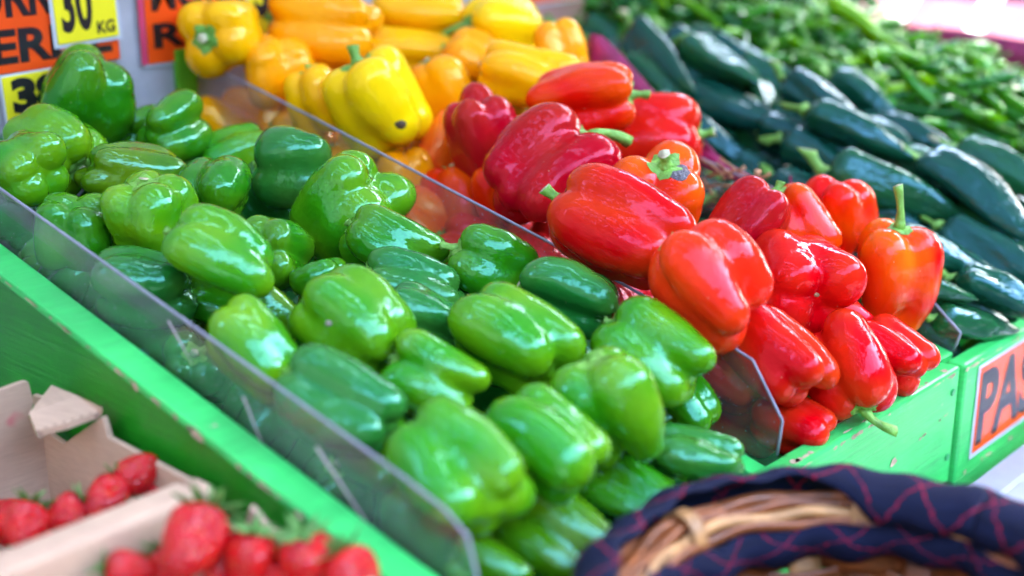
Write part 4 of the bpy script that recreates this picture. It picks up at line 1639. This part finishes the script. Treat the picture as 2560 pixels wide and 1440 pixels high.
for i, (px, py, wpx, lpx, phi, tau, z, lab) in enumerate(ST):
    r_ = ray(px, py)
    t = (z - CAM[2]) / r_[2]
    c = CAM + r_ * t
    fb, rb, ub = cam_basis(px, py)
    axis = math.cos(R(tau)) * (math.cos(R(phi)) * rb + math.sin(R(phi)) * ub) - math.sin(R(tau)) * fb
    body, cal = strawberry_mesh(i % 6)
    o = bpy.data.objects.new('strawberry', body)
    COL.objects.link(o)
    wd, l = wpx * t / F_PX, lpx * t / F_PX
    A = axis_matrix(axis, i) @ np.diag([wd / 1.8, wd / 1.8, l / 2.1])
    o.matrix_world = Matrix([[*A[0], c[0]], [*A[1], c[1]], [*A[2], c[2]], [0, 0, 0, 1]])
    tag(o, lab, 'strawberry', 'strawberries in the cardboard boxes')
    s = bpy.data.objects.new('calyx', cal)
    COL.objects.link(s)
    s.parent = o
rs = np.random.RandomState(21)
for i in range(46):
    rear = i < 20
    x = rs.uniform(-0.68, -0.41)
    y = rs.uniform(0.25, 0.41) if rear else rs.uniform(0.0, 0.17)
    c = np.array([x, y, rs.uniform(-0.045, -0.015)])
    body, cal = strawberry_mesh(i % 6)
    o = bpy.data.objects.new('strawberry', body)
    COL.objects.link(o)
    A = axis_matrix(rs.normal(size=3), i) @ np.diag([0.02, 0.02, 0.02])
    o.matrix_world = Matrix([[*A[0], c[0]], [*A[1], c[1]], [*A[2], c[2]], [0, 0, 0, 1]])
    tag(o, 'strawberry of the lower layer in the %s cardboard box' % ('rear' if rear else 'front'), 'strawberry', 'buried strawberries in the %s box' % ('rear' if rear else 'front'))

# ------------------------------------------------------------------ basket
BC, BR, BZ = np.array([-0.212, -0.192]), 0.150, 0.018
bk = empty('wicker_basket', (BC[0], BC[1], -0.41))
tag(bk, 'round brown wicker basket with navy cloth trim cross-stitched in red', 'basket')
BH = BZ + 0.41


def brad(z):                            # wall radius against height above the shelf
    return BR * (0.78 + 0.22 * (z / BH))


n = 0
nst = 24
for k in range(nst):                    # upright stakes
    a = 2 * math.pi * k / nst
    pts_ = [(math.cos(a) * brad(z) * 1.0, math.sin(a) * brad(z), z) for z in np.linspace(0.0, BH, 8)]
    V, Fc, ix = [], [], []
    o_ = ribbon(pts_, [0.011] * 8, (-math.sin(a), math.cos(a), 0), 0.003, M['wicker_pale'] if k % 3 == 0 else M['wicker'], 'stake', bk)
rows = 21
for j in range(rows):                   # flat weavers passing in and out of the stakes
    z = 0.012 + (BH - 0.02) * j / (rows - 1)
    pts_ = []
    m_ = nst * 4
    for k in range(m_ + 1):
        a = 2 * math.pi * k / m_
        off = 0.0045 * math.cos(nst / 2 * a + math.pi * (j % 2)) + 0.0012 * math.sin(11 * a + j)
        pts_.append(((brad(z) + off) * math.cos(a), (brad(z) + off) * math.sin(a), z + 0.0018 * math.sin(7 * a + 2 * j)))
    wv_ = [0.0106 + 0.0014 * math.sin(5 * k * 0.11 + 3 * j) for k in range(m_ + 1)]
    ribbon(pts_, wv_, (0, 0, 1), 0.0025, M['wicker'] if j % 4 else M['wicker_pale'], 'weaver', bk)
link('base', meshof('base', tube([(0, 0, 0.002), (0, 0, 0.008)], BR * 0.78, 40), (M['wicker'],)), None, bk)
# rolled rim of several strips, wrapped by pale bands here and there
for q, (dr, dz, rr) in enumerate(((0.002, 0.0135, 0.0042), (-0.005, 0.012, 0.0040), (-0.0105, 0.008, 0.0042), (-0.013, 0.002, 0.004), (0.009, 0.011, 0.0042), (0.013, 0.005, 0.0042), (0.0, 0.004, 0.007))):
    pts_ = [((BR + dr + 0.002 * math.sin(9 * a + 2.1 * q)) * math.cos(a), (BR + dr + 0.002 * math.sin(9 * a + q)) * math.sin(a), BH + dz + 0.0015 * math.sin(13 * a + 2 * q))
            for a in np.linspace(0, 2 * math.pi, 121)]
    link('rim_strip', meshof('rim_strip', tube(pts_, rr, 8, 0.1, 3), (M['wicker'] if q != 2 else M['wicker_pale'],)), None, bk)
for k in range(7):
    a = 2 * math.pi * k / 7 + 1.45
    pts_ = [(math.cos(a) * (BR + 0.0165 * math.cos(t)) - 0, math.sin(a) * (BR + 0.0165 * math.cos(t)), BH + 0.004 + 0.0175 * math.sin(t)) for t in np.linspace(0, 2 * math.pi, 15)]
    ribbon(pts_, [0.0055] * 15, (-math.sin(a), math.cos(a), 0), 0.002, M['wicker_pale'], 'binding', bk)


def cloth_band(profile, name, seed, vscale=1.0):
    """sewn cloth running round the rim; profile(a, s) -> (radius, z)"""
    m_, k_ = 150, 9
    me = bpy.data.meshes.new(name)
    V, Fc = [], []
    for i in range(m_ + 1):
        a = 2 * math.pi * i / m_
        for s in range(k_ + 1):
            r, z = profile(a, s / k_)
            V.append((r * math.cos(a), r * math.sin(a), z))
    for i in range(m_):
        for s in range(k_):
            q = i * (k_ + 1) + s
            Fc.append((q, q + k_ + 1, q + k_ + 2, q + 1))
    me.from_pydata(V, [], Fc)
    uv = me.uv_layers.new(name='UVMap')
    for p in me.polygons:
        for li in p.loop_indices:
            vi = me.loops[li].vertex_index
            uv.data[li].uv = (vi // (k_ + 1) / m_, vi % (k_ + 1) / k_ * vscale)
        p.use_smooth = True
    o_ = link(name, me, M['cloth'], bk)
    md = o_.modifiers.new('thick', 'SOLIDIFY')
    md.thickness = 0.002
    return o_


def outer(a, s):
    w_ = 0.0015 * math.sin(23 * a) + 0.0015 * math.sin(9 * a + 2)
    # from the top of the rim over and down the outside; it hides the wicker rim towards the right
    aa = (a + math.pi) % (2 * math.pi) - math.pi
    u_ = min(1.0, max(0.0, (0.85 - aa) / 0.4)) * min(1.0, max(0.0, (aa + 2.6) / 0.4))
    cover = 85 * u_ * u_ * (3 - 2 * u_)
    t = R(100 + cover) - s * R(130 + cover)
    r = BR + 0.004 + 0.024 * math.cos(t)
    z = BH + 0.010 + 0.021 * math.sin(t) + w_ * 0.6
    if s > 0.75:
        z -= (s - 0.75) * 0.16
        r += (s - 0.75) * 0.01
    return r + w_, z


def inner(a, s):
    w_ = 0.0025 * math.sin(17 * a + 1) + 0.002 * math.sin(8 * a)
    dip = 0.010 * max(0, math.sin(3 * a - 1.9)) + 0.003
    r = BR - 0.013 - 0.007 * math.sin(math.pi * s) - 0.004 * s
    z = BH + 0.012 - dip - s * 0.030 + w_
    return r + w_ * 0.6, z


cloth_band(outer, 'cloth_trim', 1)
cloth_band(inner, 'cloth_lining', 2)

# ------------------------------------------------------------------ grey tub
tb = empty('plastic_tub', (0.6, -0.20, -0.41))
tag(tb, 'grey plastic tub with a broad rim in front of the PAS sticker', 'tub')
TX0, TX1, TY0, TY1, TZ = 0.155, 1.15, -0.40, -0.045, -0.112


def tubpart(name, me, m=M['tub']):
    o_ = link(name, me, m)
    o_.parent = tb
    o_.location = (-0.6, 0.20, 0.41)
    return o_


def loft(rings):
    V, Fc = [], []
    n_ = len(rings[0])
    for r_ in rings:
        V += r_
    for i in range(len(rings) - 1):
        for k in range(n_):
            k2 = (k + 1) % n_
            Fc.append((i * n_ + k, i * n_ + k2, (i + 1) * n_ + k2, (i + 1) * n_ + k))
    return V, Fc


def rect_ring(x0, x1, y0, y1, z, r=0.03):
    out = []
    for cx, cy, a0 in ((x1 - r, y1 - r, 0), (x0 + r, y1 - r, 90), (x0 + r, y0 + r, 180), (x1 - r, y0 + r, 270)):
        for k in range(6):
            a = R(a0 + 18 * k)
            out.append((cx + r * math.cos(a), cy + r * math.sin(a), z))
    return out


def inset(d, z):
    return rect_ring(TX0 + d, TX1 - d, TY0 + d, TY1 - d, z)


V, Fc = loft([inset(-0.004, TZ - 0.03), inset(-0.004, TZ - 0.003), inset(-0.002, TZ), inset(0.024, TZ), inset(0.028, TZ - 0.003), inset(0.045, -0.36), inset(0.06, -0.375)])
Fc.append(tuple(range(len(V) - 24, len(V))))
tubpart('shell', from_np('shell', V, Fc, False))
V, Fc = loft([inset(0.02, TZ - 0.03), inset(0.035, -0.405), inset(0.3 * 0.2, -0.406)])
tubpart('outer_wall', from_np('outer_wall', V, Fc, False))
# torn paper wrappings lying in the tub; the last is added to reflect into the sticker
rs = np.random.RandomState(9)
for i, (x, y, z, s) in enumerate(((0.33, -0.16, -0.16, 0.05), (0.42, -0.22, -0.17, 0.07), (0.62, -0.19, -0.17, 0.10), (0.30, -0.27, -0.2, 0.08), (0.92, -0.24, -0.16, 0.13))):
    bm = bmesh.new()
    bmesh.ops.create_grid(bm, x_segments=9, y_segments=9, size=s)
    ph = rs.rand(4) * 6
    for v in bm.verts:
        x_, y_ = v.co.x / s, v.co.y / s
        v.co.z = s * (0.25 * math.sin(3 * x_ + ph[0]) * math.cos(2.5 * y_ + ph[1]) + 0.12 * math.sin(7 * y_ + ph[2]) + 0.1 * rs.rand())
        v.co.x *= 1 + 0.15 * math.sin(5 * y_ + ph[3])
    me = bpy.data.meshes.new('crumpled_paper')
    bm.to_mesh(me)
    bm.free()
    o = link('crumpled_paper', me, M['paper'])
    o.location = (x, y, z)
    o.rotation_euler = (0.3 * i, 0.4, i)
    md = o.modifiers.new('thick', 'SOLIDIFY')
    md.thickness = 0.0008
    tag(o, ['small crumpled white paper near the far rim of the grey tub', 'crumpled white paper in the middle of the grey tub',
            'wide crumpled white paper deep along the grey tub', 'crumpled white paper at the near end of the grey tub', 'broad sunlit white paper at the far end of the grey tub'][i], 'paper', 'crumpled papers in the tub')

# ------------------------------------------------------------------ sunlit crate at the far right
cr = empty('crate', (1.15, 0.3, 0.0))
tag(cr, 'sunlit tilted pink crate with white ribs beyond the chillies at the top right', 'crate')


def slant(y0, y1, u0, u1, lift, th, name, m):
    # a slab on the tilted face of the crate: u runs up the slope
    d, nrm = np.array([0.80, 0, 0.60]), np.array([-0.60, 0, 0.80])
    V = []
    for w_ in (lift, lift + th):
        for y, u in ((y0, u0), (y1, u0), (y1, u1), (y0, u1)):
            V.append(tuple(d * u + nrm * w_ + np.array([0, y, 0.13])))
    Fc = [(0, 1, 2, 3), (7, 6, 5, 4), (0, 4, 5, 1), (1, 5, 6, 2), (2, 6, 7, 3), (3, 7, 4, 0)]
    me = bpy.data.meshes.new(name)
    me.from_pydata(V, [], Fc)
    return link(name, me, m, cr)


slant(-0.5, 0.32, -0.08, 0.4, 0, 0.006, 'pink_liner', M['pink'])
for k in range(6):
    y = -0.45 + 0.135 * k
    slant(y, y + 0.026, -0.08, 0.4, 0.008, 0.006, 'rib', M['white'])
slant(-0.5, 0.32, -0.08, 0.035, 0.016, 0.006, 'rail', M['white'])
slant(-0.5, 0.32, 0.20, 0.22, 0.016, 0.006, 'rail', M['white'])
for y in (-0.48, 0.17):
    link('leg', box(0.02, 0.05, y, y + 0.03, -0.85, 0.125), M['white'], cr)
    link('leg', box(0.28, 0.31, y, y + 0.03, -0.85, 0.32), M['white'], cr)
for o in bpy.data.objects:
    o.select_set(False)
